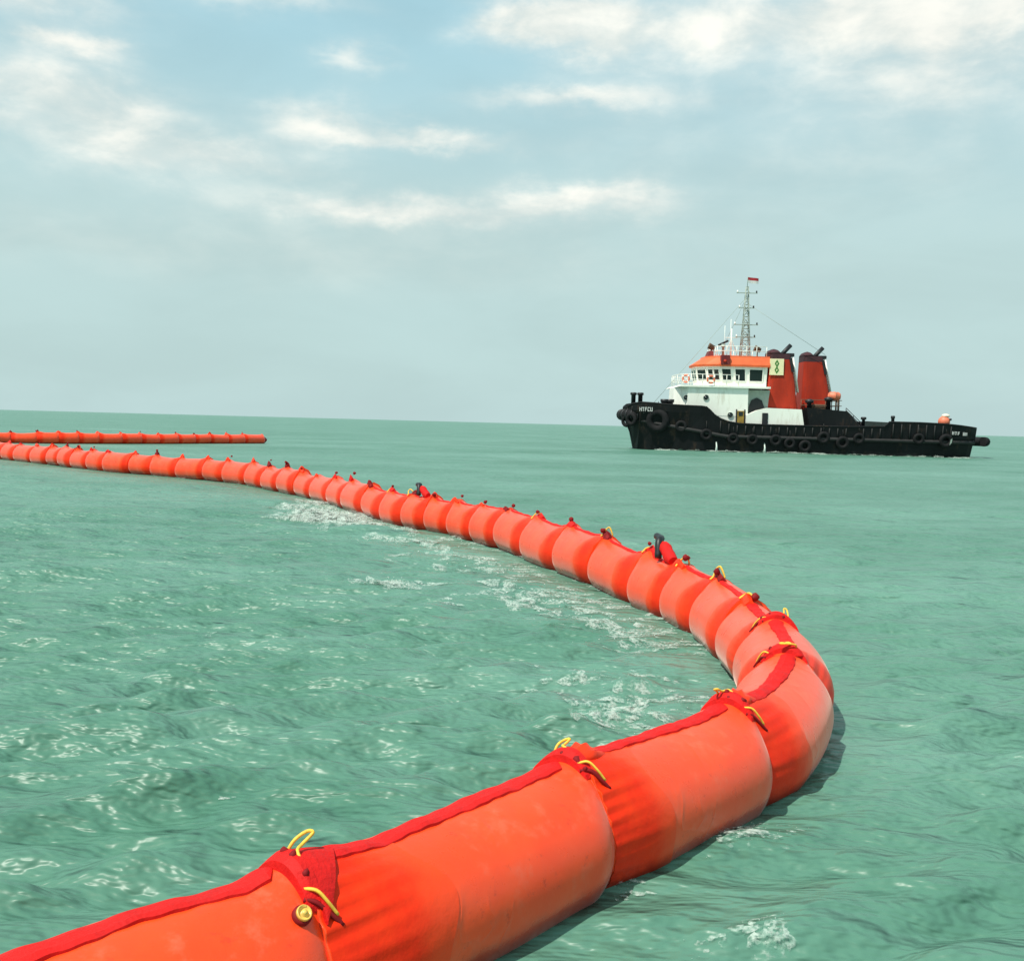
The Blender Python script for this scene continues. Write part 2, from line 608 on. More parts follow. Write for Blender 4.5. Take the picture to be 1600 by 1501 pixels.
# the floating boom flattens the chop right beside it
_CG = 0.1
_CX0, _CY0 = -40.0, -2.0
_cn = (480, 900)
_CD = np.full(_cn, 9.0)
for _x, _y in PATH[::2]:
    i0, j0 = int((_x - _CX0) / _CG), int((_y - _CY0) / _CG)
    ia, ib, ja, jb = max(i0 - 16, 0), min(i0 + 17, _cn[0]), max(j0 - 16, 0), min(j0 + 17, _cn[1])
    if ia >= ib or ja >= jb:
        continue
    gx = _CX0 + _CG * np.arange(ia, ib)[:, None]
    gy = _CY0 + _CG * np.arange(ja, jb)[None, :]
    _CD[ia:ib, ja:jb] = np.minimum(_CD[ia:ib, ja:jb], np.hypot(gx - _x, gy - _y))


def calm(x, y):
    i = np.clip((np.asarray(x, float) - _CX0) / _CG, 0, _cn[0] - 1.001)
    j = np.clip((np.asarray(y, float) - _CY0) / _CG, 0, _cn[1] - 1.001)
    i0, j0 = i.astype(int), j.astype(int)
    fi, fj = i - i0, j - j0
    d = (_CD[i0, j0] * (1 - fi) * (1 - fj) + _CD[i0 + 1, j0] * fi * (1 - fj) + _CD[i0, j0 + 1] * (1 - fi) * fj + _CD[i0 + 1, j0 + 1] * fi * fj)
    f = np.clip((d - 0.30) / 1.1, 0, 1)
    return 0.22 + 0.78 * f * f * (3 - 2 * f)


# ------------------------------------------------------------------ the sea
WAVES = []
_wr = np.random.default_rng(5)
for lam, amp, k in ((7.5, 0.013, 5), (4.2, 0.008, 6), (2.4, 0.0055, 8), (1.3, 0.0065, 11), (0.72, 0.0085, 15), (0.45, 0.0070, 18), (0.27, 0.0040, 16)):
    for _ in range(k):
        L = lam * _wr.uniform(0.75, 1.35)
        th = math.radians(-82 + _wr.normal(0, 24 if lam > 2 else 19))
        WAVES.append((2 * PI / L * math.cos(th), 2 * PI / L * math.sin(th), _wr.uniform(0, 2 * PI), amp * _wr.uniform(0.6, 1.3), L))


def wave_h(x, y, cell=0.0):
    h = np.zeros_like(x, dtype=np.float64)
    # gusts: patches of rougher and smoother water
    gust = 1.0 + 0.35 * np.sin(0.31 * x + 0.9 * np.sin(0.17 * y)) * np.sin(0.23 * y + 1.3 + 0.8 * np.sin(0.21 * x))
    for kx, ky, ph, a, L in WAVES:
        fade = np.clip((L / 3.0 - cell) / (L / 3.0), 0, 1) if np.ndim(cell) else 1.0
        s = np.sin(kx * x + ky * y + ph)
        # sharpened crests, flat troughs
        h += a * fade * (1.35 * (((s + 1) / 2) ** 1.6) * 2 - 1.1)
    return h * gust * calm(x, y)


def build_sea():
    def axis(c, d0, nneg, npos, far_neg, far_pos):
        def half(n, far):
            lo, hi = 1e-4, 0.2
            for _ in range(60):
                a = (lo + hi) / 2
                if d0 / a * math.sinh(a * n) > far:
                    hi = a
                else:
                    lo = a
            return d0 / a * np.sinh(a * np.arange(1, n + 1))
        return np.concatenate([c - half(nneg, far_neg)[::-1], [c], c + half(npos, far_pos)])
    xs = axis(0.4, 0.042, 430, 430, 40000, 40000)
    ys = axis(4.5, 0.030, 120, 1000, 3000, 60000)
    X, Y = np.meshgrid(xs, ys)
    cx = np.gradient(xs)
    cy = np.gradient(ys)
    cell = np.maximum(cx[None, :] * 0.45, cy[:, None])
    Z = wave_h(X, Y, cell)
    far = np.hypot(X, Y)
    Z *= np.clip(1 - (far - 250) / 400, 0, 1)
    n = X.size
    co = np.empty((n, 3), np.float32)
    co[:, 0], co[:, 1], co[:, 2] = X.ravel(), Y.ravel(), Z.ravel()
    ny, nx = X.shape
    idx = np.arange(n, dtype=np.int32).reshape(ny, nx)
    q = np.stack([idx[:-1, :-1], idx[:-1, 1:], idx[1:, 1:], idx[1:, :-1]], -1).reshape(-1)
    me = bpy.data.meshes.new('water')
    me.vertices.add(n)
    me.vertices.foreach_set('co', co.ravel())
    nf = q.size // 4
    me.loops.add(q.size)
    me.loops.foreach_set('vertex_index', q)
    me.polygons.add(nf)
    me.polygons.foreach_set('loop_start', np.arange(0, q.size, 4, dtype=np.int32))
    me.polygons.foreach_set('use_smooth', np.ones(nf, bool))
    me.update(calc_edges=True)
    me.materials.append(M['water'])
    o = bpy.data.objects.new('water', me)
    COL.objects.link(o)
    tag(o, 'choppy pale green sea reaching to the horizon', 'sea', kind='structure')


build_sea()

# ------------------------------------------------------------------ the containment boom
_bob = [(2 * PI / 5.3, 0.4, 0.012), (2 * PI / 3.1, 1.9, 0.012), (2 * PI / 9.0, 4.0, 0.014)]


def boom_at(s):
    """centre, tangent, side vector, radius at arc length s"""
    p = np.array([np.interp(s, S, PATH[:, 0]), np.interp(s, S, PATH[:, 1])])
    a = np.array([np.interp(s - .05, S, PATH[:, 0]), np.interp(s - .05, S, PATH[:, 1])])
    b = np.array([np.interp(s + .05, S, PATH[:, 0]), np.interp(s + .05, S, PATH[:, 1])])
    t = (b - a) / np.linalg.norm(b - a)
    dist = float(np.hypot(*p))
    u = min(max((dist - 4) / 12, 0), 1)
    R = 0.312 + 0.028 * u + 0.035 * min(max((dist - 26) / 12, 0), 1)
    z = (0.55 + 0.17 * u) * R + sum(am * math.sin(k * s + ph) for k, ph, am in _bob)
    return Vector((p[0], p[1], z)), Vector((t[0], t[1], 0)), Vector((-t[1], t[0], 0)), R


SEAMS = [-4.8, -2.4, -0.35, 1.33, 2.82, 4.20, 5.45, 6.55, 7.62, 8.70, 9.6, 10.51, 11.76, 13.0, 14.35, 15.55, 16.54, 17.43, 18.3,
         19.2, 20.2, 21.35, 22.8, 24.14, 25.6, 26.96, 28.31]
while SEAMS[-1] < S_END - 2.4:
    SEAMS.append(SEAMS[-1] + random.uniform(1.15, 1.75))
SEAMS[-1] = S_END - 0.6
NSEC = len(SEAMS) - 1
_sr = random.Random(21)
INFL = [1.0 if i < 7 else _sr.uniform(0.93, 1.06) for i in range(NSEC)]      # how hard each section is pumped up
PEAK = [_sr.uniform(1.4, 1.9) if i < 7 else _sr.uniform(0.9, 2.6) for i in range(NSEC + 1)]   # how far the fabric stands up at each lacing
SAGM = [_sr.uniform(0.02, 0.05) for i in range(NSEC)]
UP = Vector((0, 0, 1))


def rel(s, th, i=None):
    """relative radius of the skin (1 = nominal) and how close s is to the lacing at the section's start"""
    if i is None:
        i = min(max(bisect.bisect_right(SEAMS, s) - 1, 0), NSEC - 1)
    a0, a1 = SEAMS[i], SEAMS[i + 1]
    d0, d1 = max(s - a0, 0), max(a1 - s, 0)
    e0 = max(0.0, 1 - d0 / min(0.40, 0.36 * (a1 - a0)))
    e1 = max(0.0, 1 - d1 / 0.17)
    sn = math.sin(th)
    cw = max(0.0, sn) ** 5
    pin = 1.0 if i < 5 else 1.35
    k = INFL[i] * (1 - pin * (0.13 * e0 ** 1.6 + 0.15 * e1 ** 2.6) * (1 - cw))
    k += cw * (0.10 * PEAK[i] * e0 ** 1.2 + 0.08 * PEAK[i + 1] * e1 ** 1.5)
    k -= SAGM[i] * cw * math.sin(PI * min(1, d0 / (a1 - a0)))
    k += 0.035 * math.exp(-((th - PI / 2) / 0.26) ** 2)                          # welded ridge along the crown
    k += 0.008 * math.sin(2 * th + i) + 0.006 * math.sin(3 * th + 4 * s + 2.3 * i)
    return k, e0


def surf(s, th, k=1.0, off=0.0):
    """point on the boom's skin; th = 90 deg is the crown, th = 0 the left side seen along the path"""
    c, t, n, R = boom_at(s)
    r = R * rel(s, th)[0] * k + off
    return c + r * (math.cos(th) * n + math.sin(th) * UP)


def on(s, deg, off=0.0, k=1.0):
    # before the bend the right-hand flank is the open side, after it the left-hand one
    return surf(s, math.radians(180 - deg if s < 5.4 else deg), k, off)


def skin(mb, i, s0, s1, nu, nt, off=0.0, wr=0.0, seed=0, cap=True, ragged=0.0):
    """sweep of section i's surface between two arc lengths"""
    r2 = np.random.default_rng(seed)
    ph = [float(v) for v in r2.uniform(0, 2 * PI, 6)]
    frq = [int(v) for v in r2.integers(9, 34, 6)]
    rings = []
    for a in range(nu + 1):
        uu = a / nu
        if cap:
            uu = 0.5 - 0.5 * math.cos(PI * uu)
        ring = []
        s = s0 + (s1 - s0) * uu
        fr = boom_at(s)
        for j in range(nt):
            th = 2 * PI * j / nt
            if ragged and uu > 0.4:
                s = s0 + (s1 - s0) * uu * (1 + ragged * ((uu - 0.4) / 0.6) * (math.sin(2 * th + ph[0]) + 0.6 * math.sin(5 * th + ph[1])))
                fr = boom_at(s)
            c, t, n, R = fr
            k, e = rel(s, th, i)
            if wr and e > 0:
                w = 0.0
                for q in range(6):
                    w += math.sin(frq[q] * th + ph[q] + 1.2 * math.sin(4 * s + q)) / 6
                k += w * wr * e ** 0.7 * (0.25 + 0.75 * max(0.0, math.sin(th)))
            r = R * k + off
            ring.append(c + r * (math.cos(th) * n + math.sin(th) * UP))
        rings.append(ring)
    mb.loft(rings, cap=cap)


def ribbon(mb, s0, s1, th, width, nu, seed, thick=0.012):
    """rolled fabric hem lying along the crown"""
    r2 = np.random.default_rng(seed)
    ph = [float(v) for v in r2.uniform(0, 2 * PI, 4)]
    rings = []
    for i in range(nu + 1):
        s = s0 + (s1 - s0) * i / nu
        c, t, n, R = boom_at(s)
        tap = min(1.0, min(i, nu - i) / 3.0 + 0.35)
        w = width * tap * (1 + 0.10 * math.sin(7 * s + ph[0]) + 0.05 * math.sin(26 * s + ph[1]) + 0.035 * math.sin(67 * s + ph[2]))
        h = thick * (0.8 + 0.35 * math.sin(17 * s + ph[2]) + 0.25 * math.sin(43 * s + ph[3])) * tap
        m0 = th + 0.025 * math.sin(5 * s + ph[3])
        ring = []
        for q, rad in ((-1, -0.004), (-0.9, h * 0.7), (-0.2, h * 1.25), (0.6, h), (0.96, h * 0.6), (1, -0.004)):
            a = m0 + q * w / 2 / R
            ring.append(c + (R * rel(s, a)[0] + 0.004 + rad) * (math.cos(a) * n + math.sin(a) * UP))
        rings.append(ring)
    mb.loft(rings, smooth=False)


def cross_band(mb, s0, w, d0, d1, thick, nu=22):
    """band of folded fabric lying across the crown; degrees measured towards the open side"""
    rings = []
    for i in range(nu + 1):
        f = i / nu
        d = d0 + (d1 - d0) * f
        arch = math.sin(PI * f) ** 0.6
        s = s0 + 0.035 * math.sin(2.2 * f)
        h = thick * arch + 0.004
        ring = []
        for q, rad in ((-1, -0.006), (-0.85, h * 0.75), (-0.1, h), (0.7, h * 0.8), (1, h * 0.25), (1, -0.006)):
            ring.append(on(s + q * w / 2 * (0.55 + 0.45 * arch), d, rad))
        rings.append(ring)
    mb.loft(rings, smooth=False)


def flap(mb, a0, d_hi, d_lo, length, lift=0.012, nu=8, nv=5):
    """three-cornered fold of fabric running from the lacing down the open flank"""
    top, bot = [], []
    for i in range(nu + 1):
        f = i / nu
        row, row2 = [], []
        for j in range(nv + 1):
            g = j / nv
            s = a0 + 0.012 + length * (1 - f) * g
            d = d_hi + (d_lo - d_hi) * (f + 0.10 * g * (1 - f))
            h = lift * (0.35 + 0.65 * math.sin(PI * (0.25 + 0.6 * g))) * (1 - 0.5 * f)
            row.append(on(s, d, h + 0.012))
            row2.append(on(s, d, -0.03))
        top.append(row)
        bot.append(row2)
    vs = [p for r in top for p in r] + [p for r in bot for p in r]
    m = nv + 1
    o = (nu + 1) * m
    fs = []
    for i in range(nu):
        for j in range(nv):
            a = i * m + j
            fs.append((a, a + 1, a + m + 1, a + m))
            fs.append((o + a, o + a + m, o + a + m + 1, o + a + 1))
    for i in range(nu):
        for j in (0, nv):
            a = i * m + j
            fs.append((a, a + m, o + a + m, o + a))
    for j in range(nv):
        for i in (0, nu):
            a = i * m + j
            fs.append((a, a + 1, o + a + 1, o + a))
    mb.add(vs, fs)


def rope(mb, pts, r=0.008, n=6, sub=5):
    P = catmull([tuple(p) for p in pts], sub)
    mb.tube([Vector(p) for p in P], r, n)


def knob(s, d, off, size, m, name, parent):
    mb = MB()
    rot = Matrix.Rotation(random.uniform(0, 3), 3, 'X') @ Matrix.Rotation(random.uniform(0, 3), 3, 'Y')
    mb.lathe([(0.0, -1.0 * size), (0.55 * size, -0.8 * size), (1.0 * size, -0.2 * size), (0.5 * size, 0.8 * size), (0.0, 1.2 * size)],
             on(s, d, off), 7, rot)
    mb.build(name, m, parent)


boom = empty('containment_boom', (PATH[len(PATH) // 3][0], PATH[len(PATH) // 3][1], 0),
             'long inflated orange boom of laced sections curving across the green sea', 'oil boom')
ORG[boom.name] = Vector(boom.location)

for i in range(NSEC):
    a0, a1 = SEAMS[i], SEAMS[i + 1]
    mid = (a0 + a1) / 2
    c, t, n, R = boom_at(mid)
    dist = math.hypot(c.x, c.y)
    near = a0 < 7
    med = dist < 22
    nt = 128 if near else (48 if med else 20)
    nu = 44 if near else (24 if med else 12)
    L = a1 - a0
    wr = 0.055 if near else 0.04
    mb = MB()
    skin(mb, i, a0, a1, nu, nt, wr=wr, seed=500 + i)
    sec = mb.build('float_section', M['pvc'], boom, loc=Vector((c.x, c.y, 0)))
    # gathered sleeve round the near end of every section
    mb = MB()
    cl = (0.30 * L if near else min(0.34, 0.30 * L)) * random.uniform(0.85, 1.15)
    skin(mb, i, a0 + 0.006, a0 + cl, 20 if near else 7, nt, off=0.003, wr=wr, seed=500 + i, cap=False, ragged=0.10)
    cu = mb.build('cuff', M['cuff'], sec, loc=Vector((c.x, c.y, 0)))
    at = cu.data.attributes.new('fade', 'FLOAT', 'POINT')
    nr = len(cu.data.vertices) // nt
    at.data.foreach_set('value', np.repeat(np.linspace(0, 1, nr), nt).astype(np.float32))
    # crimson hem along the crown
    if med:
        mb = MB()
        tilt = math.radians((102 if a0 < 5.4 else 88) + random.uniform(-2, 2)) if a0 >= 5.4 else math.radians((85 if a0 < 4 else 92) + random.uniform(-1.5, 1.5))
        ribbon(mb, a0 + 0.10, a1 - 0.05, tilt, 0.125 if a0 < 4 else (0.10 if near else 0.06), 90 if near else 22, 40 + i, thick=0.010)
        mb.build('crown_strip', M['strip'], sec)
    j1 = random.uniform(-5, 5)
    if near:
        mb = MB()
        cross_band(mb, a0 - 0.035, 0.075, 116 + j1, 62 + j1, 0.036)
        mb.build('hem_band', M['strip'], sec)
        if i == SEAMS.index(1.33):
            mb = MB()
            flap(mb, a0, 100 + j1, 52 + j1, 0.17, 0.016)
            mb.build('corner_flap', M['strip'], sec)
        mb = MB()
        rings = []
        for q in range(13 if a0 != 1.33 else 0):
            f = q / 12
            sq = a0 + 0.02 + 0.20 * f
            hq = 0.040 * math.sin(PI * (0.18 + 0.80 * f)) ** 0.8 * (1 + 0.25 * math.sin(9 * f + i))
            dq = 9 + 7 * f
            m_ = 88 + j1 + 4 * math.sin(3 * f + i)
            rings.append([on(sq, m_ + dq * w_, h_ * hq - (0.012 if abs(w_) == 1 else 0)) for w_, h_ in
                          ((-1, 0), (-0.75, 0.7), (-0.4, 0.55), (-0.1, 1.0), (0.25, 0.7), (0.55, 0.95), (0.8, 0.5), (1, 0))])
        if rings:
            mb.loft(rings)
            mb.build('bunched_collar', M['tab'], sec)
        # yellow lacing: a loop standing over the crown and a strand across the flank
        lean = random.choice((-0.10, 0.06, 0.11))
        tall = {1.33: 0.55, 2.82: 0.35, 4.20: 0.6}.get(a0, random.uniform(0.3, 0.7))
        mb = MB()
        rope(mb, [on(a0 + 0.01, 100 + j1, 0.01), on(a0 + 0.02 + lean * .4, 99 + j1, 0.04 + 0.03 * tall), on(a0 + 0.03 + lean, 97 + j1, 0.03 + 0.10 * tall),
                  on(a0 + 0.04 + lean, 95.5 + j1, 0.03 + 0.095 * tall), on(a0 + 0.03 + lean * .4, 95 + j1, 0.03 + 0.03 * tall), on(a0 + 0.02, 92 + j1, 0.035),
                  on(a0 + 0.015, 86 + j1, 0.018)], 0.0062, 7)
        mb.build('rope_loop', M['yellow'], sec)
        mb = MB()
        f0 = 66 + j1
        rope(mb, [on(a0 - 0.02, f0 + 8, 0.020), on(a0 + 0.005, f0 + 3, 0.030), on(a0 + 0.03, f0 - 4, 0.026), on(a0 + 0.055, f0 - 11, 0.012)], 0.006, 6)
        mb.build('lacing_cord', M['yellow'], sec)
        mb = MB()
        rope(mb, [on(a0 - 0.03, f0 + 4, 0.008), on(a0 + 0.0, f0 - 1, 0.012), on(a0 + 0.03, f0 - 8, 0.010), on(a0 + 0.065, f0 - 17, 0.004)], 0.0085, 6)
        mb.build('cord_shadow', M['dark_strap'], sec)  # dark red strand drawn as the shadow under the lacing cord
        for q in range(3):
            knob(a0 + random.uniform(-0.03, 0.02), 76 + 9 * q + random.uniform(-4, 4), 0.022, random.uniform(0.013, 0.020), M['dark_strap'], 'toggle', sec)
    else:
        # peaked tab where the next section is laced on
        h = (0.035 if med else 0.07) * random.uniform(0.4, 1.5)
        ln = random.uniform(0.12, 0.26)
        m0 = 90 + random.uniform(-14, 8)
        mb = MB()
        rings = []
        for q in range(9):
            f = q / 8
            s = a0 - ln * 0.35 + ln * f
            hh = h * math.sin(PI * (0.10 + 0.82 * f)) ** 0.7
            dA = math.degrees((0.045 + 0.02 * math.sin(3 * f + i)) / R)
            rings.append([on(s, m0 - dA, -0.01), on(s, m0 - dA * 0.6, hh * 0.75), on(s, m0, hh + 0.02), on(s, m0 + dA * 0.6, hh * 0.7),
                          on(s, m0 + dA, -0.01)])
        mb.loft(rings, smooth=False)
        mb.build('lacing_tab', random.choice((M['tab'], M['strip'], M['tab'], M['dark_strap'])), sec)
        if med or random.random() < 0.6:
            knob(a0 + random.uniform(-0.05, 0.05), 88 + random.uniform(-8, 8), 0.03 + h, random.uniform(0.025, 0.045), M['dark_strap'], 'toggle', sec)
        if med and (dist < 14 or random.random() < 0.4):
            mb = MB()
            rs = random.uniform(0.35, 0.95)
            lean = random.uniform(-0.07, 0.07)
            rope(mb, [on(a0 + 0.0, 96 + j1, 0.0), on(a0 + 0.01 + lean * .5, 93 + j1, 0.06 * rs), on(a0 + 0.03 + lean, 90 + j1, 0.115 * rs),
                      on(a0 + 0.05 + lean, 86 + j1, 0.085 * rs), on(a0 + 0.04, 80 + j1, 0.02), on(a0 + 0.03, 74 + j1, 0.012)], 0.010, 6)
            mb.build('rope_loop', M['yellow'], sec)

    if i == SEAMS.index(1.33):
        # round yellow filling valve below the hem
        vr = 0.027
        sv = a0 - 0.055
        cc_, tt_, nn_, RR_ = boom_at(sv)
        nrm = (math.cos(math.radians(134)) * nn_ + math.sin(math.radians(134)) * UP)
        pc = on(sv, 57, 0.008)
        rot = nrm.to_track_quat('Z', 'Y').to_matrix()
        mb = MB()
        mb.lathe([(0.0, -0.02), (vr * 1.22, -0.02), (vr * 1.22, 0.004), (vr * 1.05, 0.010), (0.0, 0.010)], pc, 28, rot)
        vs = mb.build('valve_seat', M['dark_strap'], sec)
        mb = MB()
        mb.lathe([(0.0, 0.0), (vr * .96, 0.0), (vr * .96, 0.010), (vr * .84, 0.014), (vr * .74, 0.006), (vr * 0.40, 0.005), (vr * 0.34, 0.015), (0.0, 0.017)],
                 pc + nrm * 0.010, 28, rot)
        mb.build('valve_cap', M['brass'], sec)
    # dark lifting handles
    if i in (SEAMS.index(10.51), SEAMS.index(19.2)):
        mb = MB()
        pts = [on(a0 - 0.62, 88, 0.03), on(a0 - 0.48, 90, 0.08), on(a0 - 0.35, 92, 0.14), on(a0 - 0.24, 92, 0.16)]
        mb.tube(catmull([tuple(p) for p in pts], 4), [0.055, 0.06, 0.066, 0.07, 0.072, 0.070, 0.066, 0.07, 0.074, 0.072, 0.068, 0.06, 0.05], 10)
        mb.build('red_roll', M['strip'], sec)
        mb = MB()
        rope(mb, [on(a0 - 0.34, 80, 0.05), on(a0 - 0.27, 87, 0.22), on(a0 - 0.18, 94, 0.23), on(a0 + 0.0, 97, 0.17)], 0.040, 8)
        mb.build('black_strap', M['black'], sec)

# free end of the far strand: cone and tow line
c, t, n, R = boom_at(S_END - 0.6)
mb = MB()
rings = []
for f, k in ((0, 0.8), (0.15, 0.72), (0.35, 0.42), (0.5, 0.16)):
    cc = c + t * f
    rings.append([cc + R * k * (math.cos(2 * PI * j / 16) * n + math.sin(2 * PI * j / 16) * UP) for j in range(16)])
mb.loft(rings)
cone = mb.build('tow_end', M['dark_strap'], boom)

# ------------------------------------------------------------------ foam
def build_foam():
    verts, faces = [], []
    bub_v, bub_f = [], []

    def flake(x, y, r, stretch, lift):
        k = 9
        o = len(verts)
        ph = rng.uniform(0, 2 * PI)
        ang = np.linspace(0, 2 * PI, k, endpoint=False)
        rr = r * (0.55 + 0.65 * rng.random(k))
        px = x + rr * np.cos(ang + ph) * stretch
        py = y + rr * np.sin(ang + ph)
        pz = wave_h(px, py) + lift
        zc = float(wave_h(np.array([x]), np.array([y]))[0]) + lift + 0.12 * r
        verts.append((x, y, zc))
        for q in range(k):
            verts.append((px[q], py[q], pz[q]))
        for q in range(k):
            faces.append((o, o + 1 + q, o + 1 + (q + 1) % k))

    def bubble(x, y, z, r):
        o = len(bub_v)
        for dx, dy, dz in ((1, 0, 0), (-1, 0, 0), (0, 1, 0), (0, -1, 0), (0, 0, 1), (0, 0, -1)):
            j = rng.uniform(0.7, 1.3)
            bub_v.append((x + dx * r * j * 1.3, y + dy * r * j, z + dz * r * j * 0.8))
        for f in ((0, 2, 4), (2, 1, 4), (1, 3, 4), (3, 0, 4), (2, 0, 5), (1, 2, 5), (3, 1, 5), (0, 3, 5)):
            bub_f.append(tuple(o + q for q in f))

    def cluster(x, y, sx, sy, n, size, nb, rot=0.0, hb=0.05, st=2.6):
        n, nb, size = int(n * 1.2 + 1), int(nb * 0.28), size * 1.0
        if y < 8.5:
            n, size = int(n * 1.5), size * 0.8

        for _ in range(n):
            a, b = rng.normal(0, sx), rng.normal(0, sy)
            px = x + a * math.cos(rot) - b * math.sin(rot)
            py = y + a * math.sin(rot) + b * math.cos(rot)
            flake(px, py, size * rng.lognormal(0, 0.45), rng.uniform(1.2, st), 0.006 + rng.uniform(0, 0.006))
        for _ in range(nb):
            a, b = rng.normal(0, sx * 0.8), rng.normal(0, sy * 0.8)
            px = x + a * math.cos(rot) - b * math.sin(rot)
            py = y + a * math.sin(rot) + b * math.cos(rot)
            z = float(wave_h(np.array([px]), np.array([py]))[0]) + abs(rng.normal(0, hb))
            bubble(px, py, z, rng.uniform(0.15, 0.8) * size * 0.22)

    R2 = math.radians
    cluster(-3.66, 20.9, 0.55, 0.45, 70, 0.16, 130, R2(-50), 0.03)
    cluster(-4.6, 22.6, 0.5, 0.5, 26, 0.13, 30, R2(-50), 0.03)
    cluster(-4.54, 23.9, 0.25, 0.2, 14, 0.12, 40, R2(-50), 0.06)
    cluster(-3.0, 19.9, 0.5, 0.3, 26, 0.13, 40, R2(-50), 0.03)
    cluster(-1.2, 16.8, 0.7, 0.6, 34, 0.08, 60, R2(-55), 0.02)
    cluster(-0.3, 14.2, 0.6, 0.5, 34, 0.075, 70, R2(-60), 0.02)
    cluster(0.3, 12.0, 0.5, 0.45, 46, 0.060, 90, R2(-60), 0.02)
    cluster(0.6, 11.2, 0.35, 0.5, 40, 0.055, 70, R2(-60), 0.02)
    cluster(1.05, 10.2, 0.35, 0.4, 44, 0.050, 80, R2(-65), 0.02)
    cluster(1.38, 9.4, 0.3, 0.4, 36, 0.045, 70, R2(-65), 0.02)
    cluster(1.12, 7.3, 0.22, 0.30, 44, 0.030, 120, R2(40), 0.02)
    cluster(0.85, 7.0, 0.20, 0.22, 50, 0.030, 150, R2(40), 0.02)
    cluster(0.62, 6.7, 0.20, 0.2, 30, 0.028, 80, R2(40), 0.02)
    cluster(1.0, 7.8, 0.3, 0.3, 24, 0.03, 60, R2(40), 0.02)
    cluster(-1.40, 12.05, 0.16, 0.10, 16, 0.06, 90, 0.0, 0.05)
    cluster(1.20, 4.95, 0.15, 0.13, 26, 0.016, 150, R2(50), 0.012)
    cluster(1.12, 4.83, 0.10, 0.1, 16, 0.016, 70, R2(50), 0.012)
    cluster(0.56, 4.30, 0.06, 0.04, 8, 0.012, 30, R2(50), 0.01)
    cluster(1.03, 3.90, 0.055, 0.07, 16, 0.018, 90, 0.0, 0.03)
    cluster(0.78, 3.84, 0.10, 0.04, 10, 0.013, 40, 0.0, 0.01)
    for x, y in ((-1.42, 5.15), (-4.87, 16.2), (-0.9, 6.3), (-2.7, 9.2), (-2.2, 7.6)):
        cluster(x, y, 0.03 * y / 5, 0.02 * y / 5, 3, 0.01 * y / 5, 8, 0.0, 0.01)
    # wash along the tug's side
    for i in range(150):
        flake(rng.uniform(12.5, 39.5), 88.55 - abs(rng.normal(0, 0.35)), rng.uniform(0.08, 0.22), rng.uniform(1.5, 4), 0.03)
    # thin broken line of foam where the boom meets the water
    for i in range(900):
        s = rng.uniform(-0.5, 44)
        c, t, n, R = boom_at(s)
        sd = 1 if rng.random() < 0.6 else -1
        w = R * 0.70 + abs(rng.normal(0, 0.03))
        p = c + n * float(sd * w)
        if math.sin(2.1 * s + 1.3 * math.sin(0.7 * s)) * 0.6 + rng.normal(0, 0.5) > 0.35:
            flake(p.x, p.y, rng.uniform(0.006, 0.016) * (1 + math.hypot(p.x, p.y) / 12), rng.uniform(1, 2), 0.006)
    me = bpy.data.meshes.new('foam')
    me.from_pydata(verts, [], faces)
    me.materials.append(M['foam'])
    o = bpy.data.objects.new('foam', me)
    COL.objects.link(o)
    tag(o, 'white foam streaks beside the orange boom', 'foam', kind='stuff')
    me = bpy.data.meshes.new('spray')
    me.from_pydata(bub_v, [], bub_f)
    me.polygons.foreach_set('use_smooth', [True] * len(bub_f))
    me.materials.append(M['bubble'])
    o = bpy.data.objects.new('spray', me)
    COL.objects.link(o)
    tag(o, 'white spray droplets and bubbles on the foam', 'spray', kind='stuff')


build_foam()

# ------------------------------------------------------------------ the tugboat
K = 0.0556            # metres to one unit of the side-view plan below
TUG_Y = 93.0
TUG_X = 26.05
tug = empty('tugboat', (TUG_X, TUG_Y, 0), 'black hulled tugboat with white wheelhouse, orange roof and two red funnels', 'tugboat')


def X(px, y=-2.8):
    # plan units to metres; the side view was taken from off the bow, so nearer faces sit further forward
    return (px - 1254) * K + 0.284 * y


def Zp(h):
    return h * K


